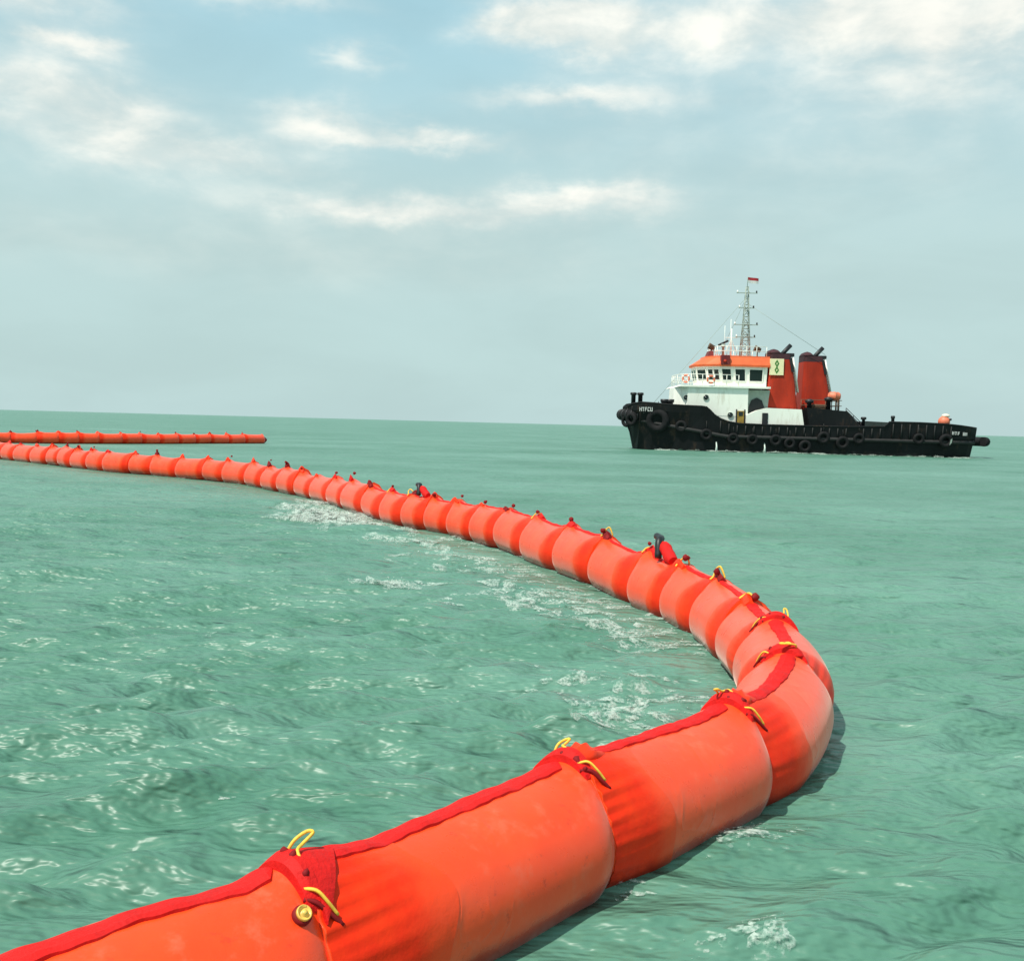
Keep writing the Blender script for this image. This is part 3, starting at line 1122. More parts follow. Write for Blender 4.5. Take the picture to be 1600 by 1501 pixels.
def build_hull():
    # stations from bow to stern: x, sheer height, half breadth at the rail, half breadth at the waterline, deck height
    st = [(966, 62, 0.25, 0.02, 50), (974, 66, 1.5, 0.05, 54), (988, 71, 2.7, 0.5, 58), (1003, 73, 3.5, 1.5, 60), (1025, 72, 4.0, 2.6, 60),
          (1050, 70, 4.3, 3.4, 59), (1080, 69, 4.5, 3.9, 58), (1106, 68.5, 4.55, 4.1, 57), (1113, 63, 4.55, 4.15, 52), (1120, 56, 4.55, 4.2, 45),
          (1130, 50, 4.55, 4.2, 38), (1142, 46, 4.55, 4.2, 34), (1158, 43.5, 4.55, 4.2, 30), (1200, 42.5, 4.55, 4.2, 28), (1260, 42.5, 4.55, 4.2, 28),
          (1330, 43, 4.55, 4.2, 28), (1384, 44.5, 4.5, 4.15, 28), (1392, 52, 4.45, 4.1, 28), (1440, 52, 4.35, 4.0, 28), (1480, 51, 4.2, 3.7, 29),
          (1505, 49, 3.9, 3.2, 30), (1524, 47, 3.2, 2.6, 30), (1533, 46, 2.6, 2.1, 30)]
    rings = []
    for x, sh, hb, wb, dk in st:
        xx, zs, zd = X(x, -hb), Zp(sh), Zp(dk)
        # raked stem: the foot of the early stations sits further aft
        rake = max(0, 1000 - x) * 0.62 * K
        rakes = -max(0, x - 1505) * 0.18 * K
        h = []
        half = [(wb * 0.25, -1.6, 1.0), (wb * 0.85, -1.1, 1.0), (wb, 0.0, 1.0), (wb + (hb - wb) * 0.45, zs * 0.45, 0.55), (hb * 0.985, zs * 0.86, 0.12), (hb, zs, 0.0),
                (max(hb - 0.14, 0.02), zs, 0.0), (max(hb - 0.20, 0.02), zd, 0.0)]
        for yb, z, rk in half:
            h.append((xx + (rake + rakes) * rk, -yb, z))
        for yb, z, rk in reversed(half):
            h.append((xx + (rake + rakes) * rk, yb, z))
        rings.append(h)
    mb = MB()
    mb.loft(rings, smooth=False)
    return mb.build('hull', M['hull'], tug, loc=(0, 0, 0)), st


hull, STN = build_hull()


def hb_at(px, frac=1.0):
    xs = [s[0] for s in STN]
    b = np.interp(px, xs, [s[2] for s in STN])
    w = np.interp(px, xs, [s[3] for s in STN])
    return float(w + (b - w) * frac)


def sh_at(px):
    return float(np.interp(px, [s[0] for s in STN], [s[1] for s in STN]))


# rubbing strake along both sides
for sgn in (-1, 1):
    mb = MB()
    pts = []
    for px in range(1000, 1531, 10):
        hgt = 24 + max(0, 1140 - px) * 0.16 if px < 1140 else 24 - max(0, px - 1390) * 0.0
        pts.append((X(px, -hb_at(px)), sgn * (hb_at(px, 0.55) + 0.05), Zp(hgt)))
    mb.tube(pts, 0.16, 8)
    mb.build('rubbing_strake', M['strake'], tug)
    mb = MB()
    pts = [(X(px, -hb_at(px)), sgn * (hb_at(px) - 0.06), Zp(sh_at(px)) + 0.05) for px in
           (970, 976, 982, 988, 996, 1003, 1025, 1050, 1080, 1100, 1107, 1113, 1120, 1130, 1142, 1158, 1200, 1260, 1330, 1384, 1392, 1440, 1480, 1505, 1524, 1532)]
    mb.tube(pts, 0.09, 6)
    mb.build('cap_rail', M['hull'], tug)

for px in list(range(1130, 1330, 13)) + list(range(1352, 1384, 13)) + list(range(1398, 1500, 13)):
    mb = MB()
    y0, y1 = hb_at(px, 0.60) + 0.03, hb_at(px) + 0.0
    zt_ = Zp(sh_at(px)) - 0.1
    mb.tube([(X(px, -hb_at(px)), -y0, Zp(26)), (X(px, -hb_at(px)), -y1, zt_)], 0.055, 6)
    mb.build('hull_rib', M['strake'], tug)

# bow fender: fat rubber cylinder wrapped round the stem head, and its ribs
mb = MB()
pts = []
for q in range(13):
    a = math.radians(-105 + 210 * q / 12)
    pts.append((X(983, 0) - 1.15 * math.cos(a), 2.35 * math.sin(a), Zp(50) + 0.25))
mb.tube(pts, 0.46, 12)
bf = mb.build('bow_fender', M['rubber'], tug)
for q in range(1, 12):
    p = pts[q]
    d = (Vector(pts[q + 1]) - Vector(pts[q - 1])).normalized()
    rot = d.to_track_quat('Z', 'Y').to_matrix()
    mb = MB()
    mb.lathe([(0.45, -0.05), (0.52, -0.04), (0.52, 0.04), (0.45, 0.05)], p, 14, rot, cap=False)
    mb.build('fender_band', M['black'], bf)
mb = MB()
pts = []
for q in range(11):
    a = math.radians(-90 + 180 * q / 10)
    pts.append((X(1531, 0) + 0.75 * math.cos(a), 2.5 * math.sin(a), Zp(26)))
mb.tube(pts, 0.42, 12)
mb.build('stern_fender', M['rubber'], tug)

# bitts and fairleads
def bitt(px, h0, h1, y, r=0.16, cap=0.24):
    mb = MB()
    z0, z1 = Zp(h0), Zp(h1)
    mb.lathe([(0, z0), (r, z0), (r, z1 - 0.25), (cap, z1 - 0.2), (cap, z1 - 0.04), (cap * .7, z1), (0, z1)], (X(px), y, 0), 12)
    mb.build('bitt', M['black'], tug)


bitt(990, 58, 90, -1.9, 0.2, 0.29)
bitt(1001, 58, 90, -1.9, 0.2, 0.29)
bitt(1346, 28, 60, -3.9, 0.13, 0.24)
bitt(1391, 28, 63, -4.0, 0.14, 0.18)
for px in (1037, 1046):
    mb = MB()
    mb.lathe([(0, Zp(60)), (0.32, Zp(60)), (0.26, Zp(74)), (0.36, Zp(76)), (0.36, Zp(80)), (0, Zp(80))], (X(px), -2.9, 0), 14)
    mb.build('winch_drum', M['black'], tug)

# bow and stern names: white lettering too small to read, set as short blocks
_hx = [(X(s_[0], -s_[2]), s_[2], s_[3]) for s_ in STN]


def hull_y(xw, frac):
    b = np.interp(xw, [h[0] for h in _hx], [h[1] for h in _hx])
    w = np.interp(xw, [h[0] for h in _hx], [h[2] for h in _hx])
    return float(w + (b - w) * frac)


def lettering(px0, h0, n, y, w, hgt, gap, slope=0.0, drop=()):
    shapes = [[(0, 0, .25, 1), (0.25, .78, .5, .22), (0.25, .4, .4, .2)], [(0, 0, .25, 1), (.6, 0, .25, 1), (.25, .4, .35, .2)],
              [(0, 0, .8, .22), (0, .78, .8, .22), (0, 0, .25, 1)], [(.28, 0, .25, 1), (0, .78, .8, .22)], [(0, 0, .25, 1), (0, 0, .8, .2), (.6, 0, .25, 1)]]
    mb = MB()
    for q in range(n):
        if q in drop:
            continue
        for (a, b, c, d) in shapes[(q * 2 + 1) % 5]:
            xx = X(px0) + q * (w + gap) + (a + c / 2) * w
            zz = Zp(h0) + slope * q + (b + d / 2) * hgt
            yy = -(hull_y(xx, y) + 0.02)
            mb.box((xx, yy, zz), (c * w, 0.03, d * hgt))
    mb.build('name_lettering', M['letter'], hull)


lettering(997, 60, 5, 0.98, 0.22, 0.36, 0.0)
lettering(1484, 36, 6, 0.97, 0.22, 0.28, 0.05, -0.015, drop=(3,))

# decks
mb = MB()
mb.prism([(X(1003), Zp(59)), (X(1110), Zp(57)), (X(1110), Zp(55)), (X(1003), Zp(57))], -3.4, 3.4)
mb.build('fore_deck', M['deck'], tug)
mb = MB()
mb.prism([(X(1128), Zp(29.5)), (X(1528), Zp(29.5)), (X(1528), Zp(27)), (X(1128), Zp(27))], -2.4, 2.4)
mb.build('main_deck', M['deck'], tug)

# lower deckhouse (white) : plan rounded at the front
def plan_house(name, m, pxf, pxa, yb, h0, h1, nose, rake_f=0.0, rake_a=0.0, parent=tug, top_over=0.0):
    """house with a faceted front; h0,h1 in plan units; rake moves the top aft (+) in plan units"""
    def ring(h, f):
        z = Zp(h)
        xf = X(pxf + rake_f * f)
        xa = X(pxa + rake_a * f)
        nn = nose
        return [(xf, -yb * 0.38, z), (xf + nn * 0.45, -yb * 0.78, z), (xf + nn, -yb, z), (xa, -yb, z),
                (xa, yb, z), (xf + nn, yb, z), (xf + nn * 0.45, yb * 0.78, z), (xf, yb * 0.38, z)]
    mb = MB()
    mb.loft([ring(h0, 0), ring(h1, 1)], smooth=False)
    return mb.build(name, m, parent)


yb1 = 3.55
fore = plan_house('forecastle_house', M['white'], 1054, 1166, yb1, 56, 100, 0.9, rake_f=2)
# after part of the house steps down to the main deck with a sloping wing
mb = MB()
mb.prism([(X(1108), Zp(57)), (X(1166), Zp(57)), (X(1166), Zp(30)), (X(1128), Zp(30)), (X(1117), Zp(46))], -yb1 + 0.02, yb1 - 0.02)
mb.build('lower_house', M['white'], tug)
mb = MB()
mb.prism([(X(1166.2), Zp(30)), (X(1204), Zp(30)), (X(1204), Zp(98)), (X(1166.2), Zp(98))], -2.9, 2.9)
mid_house = mb.build('mid_house', M['grey'], tug)  # grey carries the shade of this recess in its colour
mb = MB()
mb.prism([(X(1163), Zp(30)), (X(1256), Zp(30)), (X(1249), Zp(69)), (X(1196), Zp(70)), (X(1180), Zp(66)), (X(1163), Zp(58))], -3.9, -3.2)
wing = mb.build('white_bulwark_panel', M['white'], tug)
mb = MB()
mb.prism([(X(1200), Zp(30)), (X(1335), Zp(30)), (X(1318), Zp(68)), (X(1200), Zp(70))], -3.15, 3.4)
cas = mb.build('engine_casing', M['hull'], tug)

# portholes
def porthole(px, h, y, parent, r=0.22):
    mb = MB()
    rot = Matrix.Rotation(PI / 2, 3, 'X')
    mb.lathe([(r, -0.03), (r * 1.16, -0.03), (r * 1.16, 0.05), (r, 0.05), (r, -0.03)], (X(px), y, Zp(h)), 16, rot, cap=False)
    fr = mb.build('porthole', M['grey'], parent)
    mb = MB()
    mb.lathe([(0, -0.02), (r, -0.02), (r, 0.03), (0, 0.03)], (X(px), y, Zp(h)), 16, rot)
    mb.build('pane', M['glass'], fr)


porthole(1069, 83, -yb1 * 0.985, fore)
porthole(1100, 84, -yb1 - 0.02, fore)
porthole(1139, 57.6, -yb1 - 0.02, fore)

# doors
mb = MB()
mb.box((X(1155), -yb1 - 0.03, Zp(51.5)), (0.62, 0.10, 1.45), ch=0.02)
dr = mb.build('door', M['ochre'], fore)
mb = MB()
mb.box((X(1155), -yb1 - 0.095, Zp(60)), (0.36, 0.03, 0.34))
mb.build('door_window', M['glass'], dr)
for dx in (-0.36, 0.36):
    mb = MB()
    mb.box((X(1155) + dx, -yb1 - 0.05, Zp(52.5)), (0.09, 0.12, 1.6))
    mb.build('door_post', M['black'], dr)
mb = MB()
mb.box((X(1192), -3.93, Zp(50)), (0.5, 0.08, 1.35), ch=0.02)
mb.build('doorway', M['black'], wing)
mb = MB()
mb.prism([(X(1170), Zp(72)), (X(1174), Zp(82)), (X(1182), Zp(86)), (X(1190), Zp(82)), (X(1194), Zp(72)), (X(1194), Zp(62)), (X(1170), Zp(62))], -2.98, -2.9)
mb.build('archway', M['black'], mid_house)

# bridge deck with overhang
mb = MB()
mb.prism([(X(1060), Zp(103)), (X(1200), Zp(103)), (X(1200), Zp(100)), (X(1056), Zp(100))], -3.75, 3.75)
bd = mb.build('bridge_deck', M['white'], tug)

# wheelhouse: faceted, windows lean out
WB = 2.75


def wh_ring(h, grow):
    z = Zp(h)
    xf, xa = X(1094) - grow * 0.6, X(1197) + grow * 0.1
    y = WB + grow * 0.35
    return [(xf, -y * 0.42, z), (xf + 0.75, -y * 0.82, z), (xf + 1.75, -y, z), (xa, -y, z), (xa, y, z), (xf + 1.75, y, z),
            (xf + 0.75, y * 0.82, z), (xf, y * 0.42, z)]


mb = MB()
mb.loft([wh_ring(103, 0), wh_ring(112, 0.05), wh_ring(131, 0.35), wh_ring(134, 0.4)], smooth=False)
wh = mb.build('wheelhouse', M['white'], tug)


def wall_window(a, b, u0, u1, h0, h1, parent, name='window'):
    """window in the slanted wall between plan corners a and b (indices in wh_ring)"""
    def P(u, h):
        g = 0.05 + 0.30 * (h - 112) / 19
        r = wh_ring(h, g)
        pa, pb = Vector(r[a]), Vector(r[b])
        return pa.lerp(pb, u)
    c = [P(u0, h0), P(u1, h0), P(u1, h1), P(u0, h1)]
    nrm = (c[1] - c[0]).cross(c[3] - c[0]).normalized()
    cen = sum(c, Vector()) / 4
    if nrm.dot(cen - Vector((X(1150), 0, Zp(120)))) < 0:
        nrm = -nrm
    fr = MB()
    # frame ring
    out_ = [cen + (p - cen) * 1.14 for p in c]
    o0 = [p + nrm * 0.012 for p in out_]
    o1 = [p + nrm * 0.05 for p in out_]
    i1 = [p + nrm * 0.05 for p in c]
    i0 = [p + nrm * 0.012 for p in c]
    vs = o0 + o1 + i1 + i0
    fs = []
    for k in range(4):
        j = (k + 1) % 4
        for A, B in ((0, 4), (4, 8), (8, 12), (12, 0)):
            fs.append((A + k, A + j, B + j, B + k))
    fr.add(vs, fs)
    f = fr.build(name, M['white'], parent)
    pn = MB()
    vs = [p + nrm * 0.03 for p in c] + [p - nrm * 0.005 for p in c]
    pn.add(vs, [(0, 1, 2, 3), (7, 6, 5, 4), (0, 4, 5, 1), (1, 5, 6, 2), (2, 6, 7, 3), (3, 7, 4, 0)])
    pn.build('pane', M['glass'], f)


wall_window(0, 1, 0.12, 0.88, 112.5, 129, wh)
wall_window(1, 2, 0.08, 0.44, 112.5, 129, wh)
wall_window(1, 2, 0.56, 0.92, 112.5, 129, wh)
for u0, u1 in ((0.05, 0.23), (0.33, 0.53), (0.63, 0.90)):
    wall_window(2, 3, u0, u1, 112, 130, wh)
wall_window(7, 0, 0.06, 0.47, 112.5, 129, wh)
wall_window(7, 0, 0.53, 0.94, 112.5, 129, wh)

# orange roof: sloping fascia with flat top
mb = MB()


def rf_ring(h, grow):
    z = Zp(h)
    xf, xa = X(1088) - grow, X(1201)
    y = 3.05 + grow * 0.25
    return [(xf, -y * 0.42, z), (xf + 0.8, -y * 0.82, z), (xf + 1.8, -y, z), (xa, -y, z), (xa, y, z), (xf + 1.8, y, z), (xf + 0.8, y * 0.82, z),
            (xf, y * 0.42, z)]


mb.loft([rf_ring(134, 0.05), rf_ring(137, 0.12), rf_ring(149, -0.9), rf_ring(151, -0.92)], smooth=False)
roof = mb.build('wheelhouse_roof', M['orange'], tug)
mb = MB()
mb.box((X(1130), -2.95, Zp(144)), (0.78, 0.5, 0.85), ch=0.04)
box = mb.build('side_light_box', M['maroon'], tug)
mb = MB()
mb.lathe([(0, 0), (0.14, 0), (0.14, 0.12), (0, 0.16)], (X(1129), -3.2, Zp(142)), 10, Matrix.Rotation(PI / 2, 3, 'X'))
mb.build('lamp', M['red'], box)
mb = MB()
mb.loft([[(X(1106), -1.4, Zp(147)), (X(1117), -1.4, Zp(147)), (X(1117), 0.2, Zp(147)), (X(1106), 0.2, Zp(147))],
         [(X(1111), -1.2, Zp(160)), (X(1117), -1.2, Zp(160)), (X(1117), 0.0, Zp(160)), (X(1111), 0.0, Zp(160))]], smooth=False)
mb.build('horn_housing', M['maroon'], tug)

# railings
def railing(pts, h, name='railing', m='white', r=0.03, posts=5):
    mb = MB()
    pts = [Vector(p) for p in pts]
    for lv in (1.0, 0.52):
        mb.tube([p + UP * h * lv for p in pts], r, 6)
    seg = [0]
    for a, b in zip(pts[:-1], pts[1:]):
        seg.append(seg[-1] + (b - a).length)
    for q in range(posts):
        d = seg[-1] * q / (posts - 1)
        for k in range(len(pts) - 1):
            if d <= seg[k + 1] + 1e-6:
                f = (d - seg[k]) / (seg[k + 1] - seg[k])
                p = pts[k].lerp(pts[k + 1], f)
                mb.tube([p, p + UP * h], r, 6)
                break
    return mb.build(name, M[m], tug)


z = Zp(151)
railing([(X(1196), -2.7, z), (X(1136), -2.7, z), (X(1120), -2.2, z), (X(1120), 2.2, z), (X(1136), 2.7, z), (X(1196), 2.7, z)], 0.85, posts=16)
z = Zp(103)
railing([(X(1150), -3.65, z), (X(1085), -3.65, z), (X(1066), -2.9, z), (X(1059), -1.4, z), (X(1059), 1.4, z), (X(1066), 2.9, z), (X(1085), 3.65, z),
         (X(1150), 3.65, z)], 0.95, m='white', posts=16)
z = Zp(67)
railing([(X(1252), -3.0, z), (X(1316), -3.0, z), (X(1316), 3.0, z)], 1.0, m='rust', posts=10)
z = Zp(48)
railing([(X(1318), -3.9, Zp(66)), (X(1342), -3.9, Zp(44))], 0.4, m='black', posts=3)

# lattice mast
MX, MY = X(1158, 0), 0.0
mb = MB()
zb, zt = Zp(151), Zp(266)
for sx, sy in ((-1, -1), (1, -1), (1, 1), (-1, 1)):
    mb.tube([(MX + sx * 0.40, MY + sy * 0.40, zb), (MX + sx * 0.10, MY + sy * 0.10, zt)], [0.045, 0.032], 6)
for q in range(12):
    f0, f1 = q / 12, (q + 1) / 12
    w0, w1 = 0.40 - 0.30 * f0, 0.40 - 0.30 * f1
    z0, z1 = zb + (zt - zb) * f0, zb + (zt - zb) * f1
    cs = ((-1, -1), (1, -1), (1, 1), (-1, 1))
    for k in range(4):
        a, b = cs[k], cs[(k + 1) % 4]
        if q % 2:
            a, b = b, a
        mb.tube([(MX + a[0] * w0, MY + a[1] * w0, z0), (MX + b[0] * w1, MY + b[1] * w1, z1)], 0.028, 5)
        mb.tube([(MX + cs[k][0] * w1, MY + cs[k][1] * w1, z1), (MX + cs[(k + 1) % 4][0] * w1, MY + cs[(k + 1) % 4][1] * w1, z1)], 0.025, 5)
mast = mb.build('mast', M['grey'], tug)
for h, hw in ((185, 0.9), (205, 1.1), (232, 0.7), (256, 0.95)):
    mb = MB()
    mb.box((MX, MY, Zp(h)), (hw * 2, 0.08, 0.07))
    mb.box((MX, MY, Zp(h)), (0.08, hw * 1.6, 0.07))
    ya = mb.build('yard', M['grey'], mast)
    for e in (-1, 1):
        mb = MB()
        mb.lathe([(0, 0), (0.06, 0), (0.07, 0.06), (0.06, 0.18), (0, 0.21)], (MX + e * hw * 0.9, MY, Zp(h) + 0.03), 10)
        mb.build('mast_lamp', M['white'] if e < 0 else M['black'], ya)
mb = MB()
mb.tube([(MX, MY, zt), (MX, MY, Zp(283))], 0.025, 6)
mb.build('mast_pole', M['grey'], mast)
mb = MB()
mb.tube([(X(1146), -1.0, Zp(151)), (X(1146), -1.0, Zp(196))], 0.05, 8)
mb.tube([(X(1146) - 0.55, -1.0, Zp(182)), (X(1146) + 0.55, -1.0, Zp(182))], 0.03, 6)
mb.tube([(X(1146) - 0.45, -1.0, Zp(160)), (X(1146), -1.0, Zp(180)), (X(1146) + 0.45, -1.0, Zp(160))], 0.035, 6)
mb.build('signal_post', M['white'], tug)
mb = MB()
mb.tube([(X(1151.5), 0.9, Zp(151)), (X(1151.5), 0.9, Zp(215))], 0.022, 6)
mb.build('antenna', M['white'], tug)
mb = MB()
mb.tube([(X(1143), 1.2, Zp(151)), (X(1143), 1.2, Zp(205))], 0.02, 6)
mb.build('antenna', M['white'], tug)
for a_, b_ in (((MX, 0, Zp(250)), (X(1012, 0), 0, Zp(74))), ((MX, 0.1, Zp(250)), (X(1110, 2.5), 2.5, Zp(151))), ((MX, 0, Zp(240)), (X(1290, 0), 0.2, Zp(160)))):
    mb = MB()
    mb.tube([a_, b_], 0.016, 5)
    mb.build('stay_wire', M['grey'], mast)
# radar
mb = MB()
mb.lathe([(0, Zp(151)), (0.12, Zp(151)), (0.10, Zp(167)), (0.2, Zp(168)), (0.2, Zp(172)), (0, Zp(172))], (X(1135), -0.5, 0), 12)
rd = mb.build('radar', M['grey'], tug)
mb = MB()
mb.box((X(1135), -0.5, Zp(174)), (1.0, 0.16, 0.18), Matrix.Rotation(-0.45, 3, 'Y'), ch=0.03)
mb.build('radar_arm', M['black'], rd)
# searchlights
for px, y, h in ((1184, -2.0, 160), (1116, -0.5, 164)):
    mb = MB()
    mb.tube([(X(px), y, Zp(150)), (X(px), y, Zp(h))], 0.06, 8)
    sl = mb.build('searchlight', M['black'], tug)
    mb = MB()
    rot = Matrix.Rotation(-1.2, 3, 'Y')
    mb.lathe([(0, -0.32), (0.2, -0.30), (0.28, 0.22), (0.3, 0.26), (0, 0.24)], (X(px), y, Zp(h) + 0.18), 14, rot)
    mb.build('lamp_drum', M['rust'], sl)

# funnels: tapered rounded boxes, sooty tops, slanted exhausts, ladders down the after edge
def funnel(pf0, pa0, pf1, pa1, h0, h1, yc, hw, emblem):
    def ring(px0, px1, h, w):
        x0, x1, zz = X(px0), X(px1), Zp(h)
        xc, rx = (x0 + x1) / 2, (x1 - x0) / 2
        pts = []
        for q in range(20):
            a = 2 * PI * q / 20
            cx, sy = math.cos(a), math.sin(a)
            px = xc + rx * math.copysign(abs(cx) ** 0.28, cx)
            py = yc + w * math.copysign(abs(sy) ** 0.28, sy)
            pts.append((px, py, zz))
        return pts
    def lerp(a, b, f):
        return a + (b - a) * f
    mb = MB()
    fr = [0, 0.3, 0.6, 0.9]
    mb.loft([ring(lerp(pf0, pf1, f), lerp(pa0, pa1, f), lerp(h0, h1, f), hw * (1 - 0.12 * f)) for f in fr], smooth=False)
    fu = mb.build('funnel', M['red'], tug)
    mb = MB()
    f = 0.9
    w = hw * 0.89
    mb.loft([ring(lerp(pf0, pf1, f), lerp(pa0, pa1, f), lerp(h0, h1, f) + 0.05, w), ring(pf1, pa1 - 3, h1, w * 0.97)], smooth=False)
    # domed forward half
    prof = [(pf1 + 1, pa1 - 18, h1 + 3, 0.92), (pf1 + 3, pa1 - 21, h1 + 6, 0.75), (pf1 + 7, pa1 - 25, h1 + 8, 0.4)]
    mb.loft([ring(a, b, h, w * k) for a, b, h, k in [(pf1, pa1 - 16, h1 + 0.1, 0.97)] + prof], smooth=True)
    mb.build('sooty_top', M['soot'], fu)
    mb = MB()
    xe, ze = X(pa1 - 16), Zp(h1)
    mb.tube([(xe - 0.1, yc - 0.2, ze - 0.3), (xe + 0.95, yc - 0.2, ze + 0.85)], 0.19, 12)
    mb.build('exhaust_pipe', M['black'], fu)
    mb = MB()
    mb.box((X(pa1 - 2), yc, Zp(h1 - 1)), (0.75, hw * 1.3, 0.30), ch=0.04)
    mb.build('vent_hood', M['black'], fu)
    mb = MB()
    mb.loft([[(X(pa1 - 5), yc - hw * 0.93, Zp(h1 - 6)), (X(pa1 - 0.5), yc - hw * 0.93, Zp(h1 - 6)), (X(pa1 - 0.5), yc - hw * 0.7, Zp(h1 - 6)), (X(pa1 - 5), yc - hw * 0.7, Zp(h1 - 6))],
             [(X(lerp(pa1, pa0, .32) - 5), yc - hw * 0.96, Zp(lerp(h1, h0, .32))), (X(lerp(pa1, pa0, .32) - 0.5), yc - hw * 0.96, Zp(lerp(h1, h0, .32))),
              (X(lerp(pa1, pa0, .32) - 0.5), yc - hw * 0.7, Zp(lerp(h1, h0, .32))), (X(lerp(pa1, pa0, .32) - 5), yc - hw * 0.7, Zp(lerp(h1, h0, .32)))]], smooth=False)
    mb.build('louvre', M['black'], fu)
    mb = MB()
    for yy in (-0.22, 0.22):
        mb.tube([(X(pa1 + 3), yc + yy - 0.5, Zp(h1 - 5)), (X(lerp(pa1, pa0, .7) + 4), yc + yy - 0.5, Zp(lerp(h1, h0, .68)))], 0.075, 6)
    for q in range(14):
        f = q / 13
        xx = X(lerp(pa1 + 3, lerp(pa1, pa0, .7) + 4, f))
        zz = Zp(lerp(h1 - 5, lerp(h1, h0, .68), f))
        mb.tube([(xx, yc - 0.72, zz), (xx, yc - 0.28, zz)], 0.035, 5)
    mb.build('ladder', M['white'], fu)
    if emblem:
        y = yc - hw * 0.93 - 0.06
        mb = MB()
        mb.box((X(1211.5), y, Zp(135)), (1.22, 0.08, 1.42), ch=0.01)
        pn = mb.build('emblem_panel', M['cream'], fu)
        # green device: two stacked lozenge rings joined by a bar
        mb = MB()
        for dz in (0.30, -0.26):
            ro = [(0.0, 0.34), (0.20, 0.0), (0.0, -0.34), (-0.20, 0.0)]
            ri = [(0.0, 0.13), (0.07, 0.0), (0.0, -0.13), (-0.07, 0.0)]
            vs = [(X(1211.5) + a, y - 0.055, Zp(135) + dz + b) for a, b in ro] + [(X(1211.5) + a, y - 0.055, Zp(135) + dz + b) for a, b in ri]
            vs += [(p[0], p[1] + 0.02, p[2]) for p in vs]
            fs = []
            for k in range(4):
                j = (k + 1) % 4
                fs += [(k, j, 4 + j, 4 + k), (8 + k, 12 + k, 12 + j, 8 + j), (k, 8 + k, 8 + j, j), (4 + k, 4 + j, 12 + j, 12 + k)]
            mb.add(vs, fs)
        mb.box((X(1211.5), y - 0.05, Zp(135) + 0.02), (0.10, 0.03, 0.2))
        mb.build('emblem', M['green'], pn)
    return fu


funnel(1197, 1249, 1201, 1236, 68.5, 156, -1.75, 1.25, True)
funnel(1270, 1322, 1273, 1306, 66, 158, 1.75, 1.25, False)

# after deck: winch, casing slope, rafts
mb = MB()
mb.prism([(X(1300), Zp(29.7)), (X(1346), Zp(29.7)), (X(1340), Zp(46)), (X(1318), Zp(68)), (X(1256), Zp(72)), (X(1262), Zp(29.7))], -4.2, -3.2)
mb.build('sloping_bulwark', M['hull'], tug)
mb = MB()
rot = Matrix.Rotation(PI / 2, 3, 'X')
mb.lathe([(0, -1.4), (0.85, -1.4), (0.85, -1.2), (0.4, -1.15), (0.4, 1.15), (0.85, 1.2), (0.85, 1.4), (0, 1.4)], (X(1318), 0, Zp(50)), 18, rot)
mb.build('towing_winch', M['rust'], tug)
mb = MB()
mb.box((X(1284), -2.5, Zp(73)), (1.4, 0.5, 0.6), ch=0.05)
mb.box((X(1270), -2.5, Zp(71)), (0.5, 0.5, 0.42), ch=0.05)
mb.build('deck_locker', M['rust'], tug)
for px, hh in ((1266, 84), (1296, 88)):
    mb = MB()
    mb.lathe([(0, Zp(66)), (0.22, Zp(66)), (0.20, Zp(hh) - 0.25), (0.36, Zp(hh) - 0.2), (0.38, Zp(hh)), (0.15, Zp(hh) + 0.12), (0, Zp(hh) + 0.14)], (X(px, -2.9), -2.9, 0), 14)
    mb.build('vent_cowl', M['black'], tug)
mb = MB()
mb.prism([(X(1392), Zp(51)), (X(1480), Zp(50)), (X(1480), Zp(29.7)), (X(1392), Zp(29.7))], -3.4, -3.2)
mb.prism([(X(1392), Zp(55)), (X(1470), Zp(53)), (X(1470), Zp(29.7)), (X(1392), Zp(29.7))], 3.2, 3.4)
mb.build('crash_rail', M['deck'], tug)
# discharge water falling from two outlets
for px in (1116, 1191):
    mb = MB()
    mb.tube([(X(px), -4.3, 0.85), (X(px) + 0.02, -4.45, 0.45), (X(px) - 0.02, -4.52, -0.1)], [0.05, 0.07, 0.13], 8)
    mb.build('water_jet', M['bubble'], tug)

# tyres hung along the side, each a thing of its own
TYRES = [(993, 13, 'tyre fender at the waterline on the foot of the stem', 0.78, 0),
         (975, 44, 'tyre fender slung under the foremost end of the bow fender', 0.55, 0),
         (985, 47, 'tyre fender on the bow just below the twin black bitts', 0.60, 0),
         (1030, 46, 'largest tyre fender, just aft of the white bow lettering', 1.05, 0.62),
         (1068, 38, 'tyre fender on the bow flare below the foremost porthole', 0.52, 0.5),
         (1108, 26, 'tyre fender below the step down of the foredeck bulwark', 0.52, 0.5),
         (1150, 21, 'tyre fender below the ochre door', 0.5, 0.5),
         (1180, 20, 'tyre fender just forward of the black doorway', 0.5, 0.5),
         (1216, 20, 'tyre fender under the white panel below the near funnel', 0.52, 0.5),
         (1238, 16, 'low tyre fender at the after end of the white panel', 0.5, 0.5),
         (1262, 12, 'lowest tyre fender, half wet, between the two funnels', 0.55, 0.45),
         (1290, 26, 'tyre fender below the far funnel', 0.55, 0.6),
         (1320, 19, 'tyre fender under the sloping black bulwark', 0.58, 0.55),
         (1345, 26, 'tyre fender under the lone black bitt amidships', 0.5, 0.6),
         (1438, 28, 'tyre fender on the raised stern bulwark', 0.5, 0.7),
         (1481, 26, 'tyre fender with a pale patch below the orange buoy', 0.62, 0.6)]
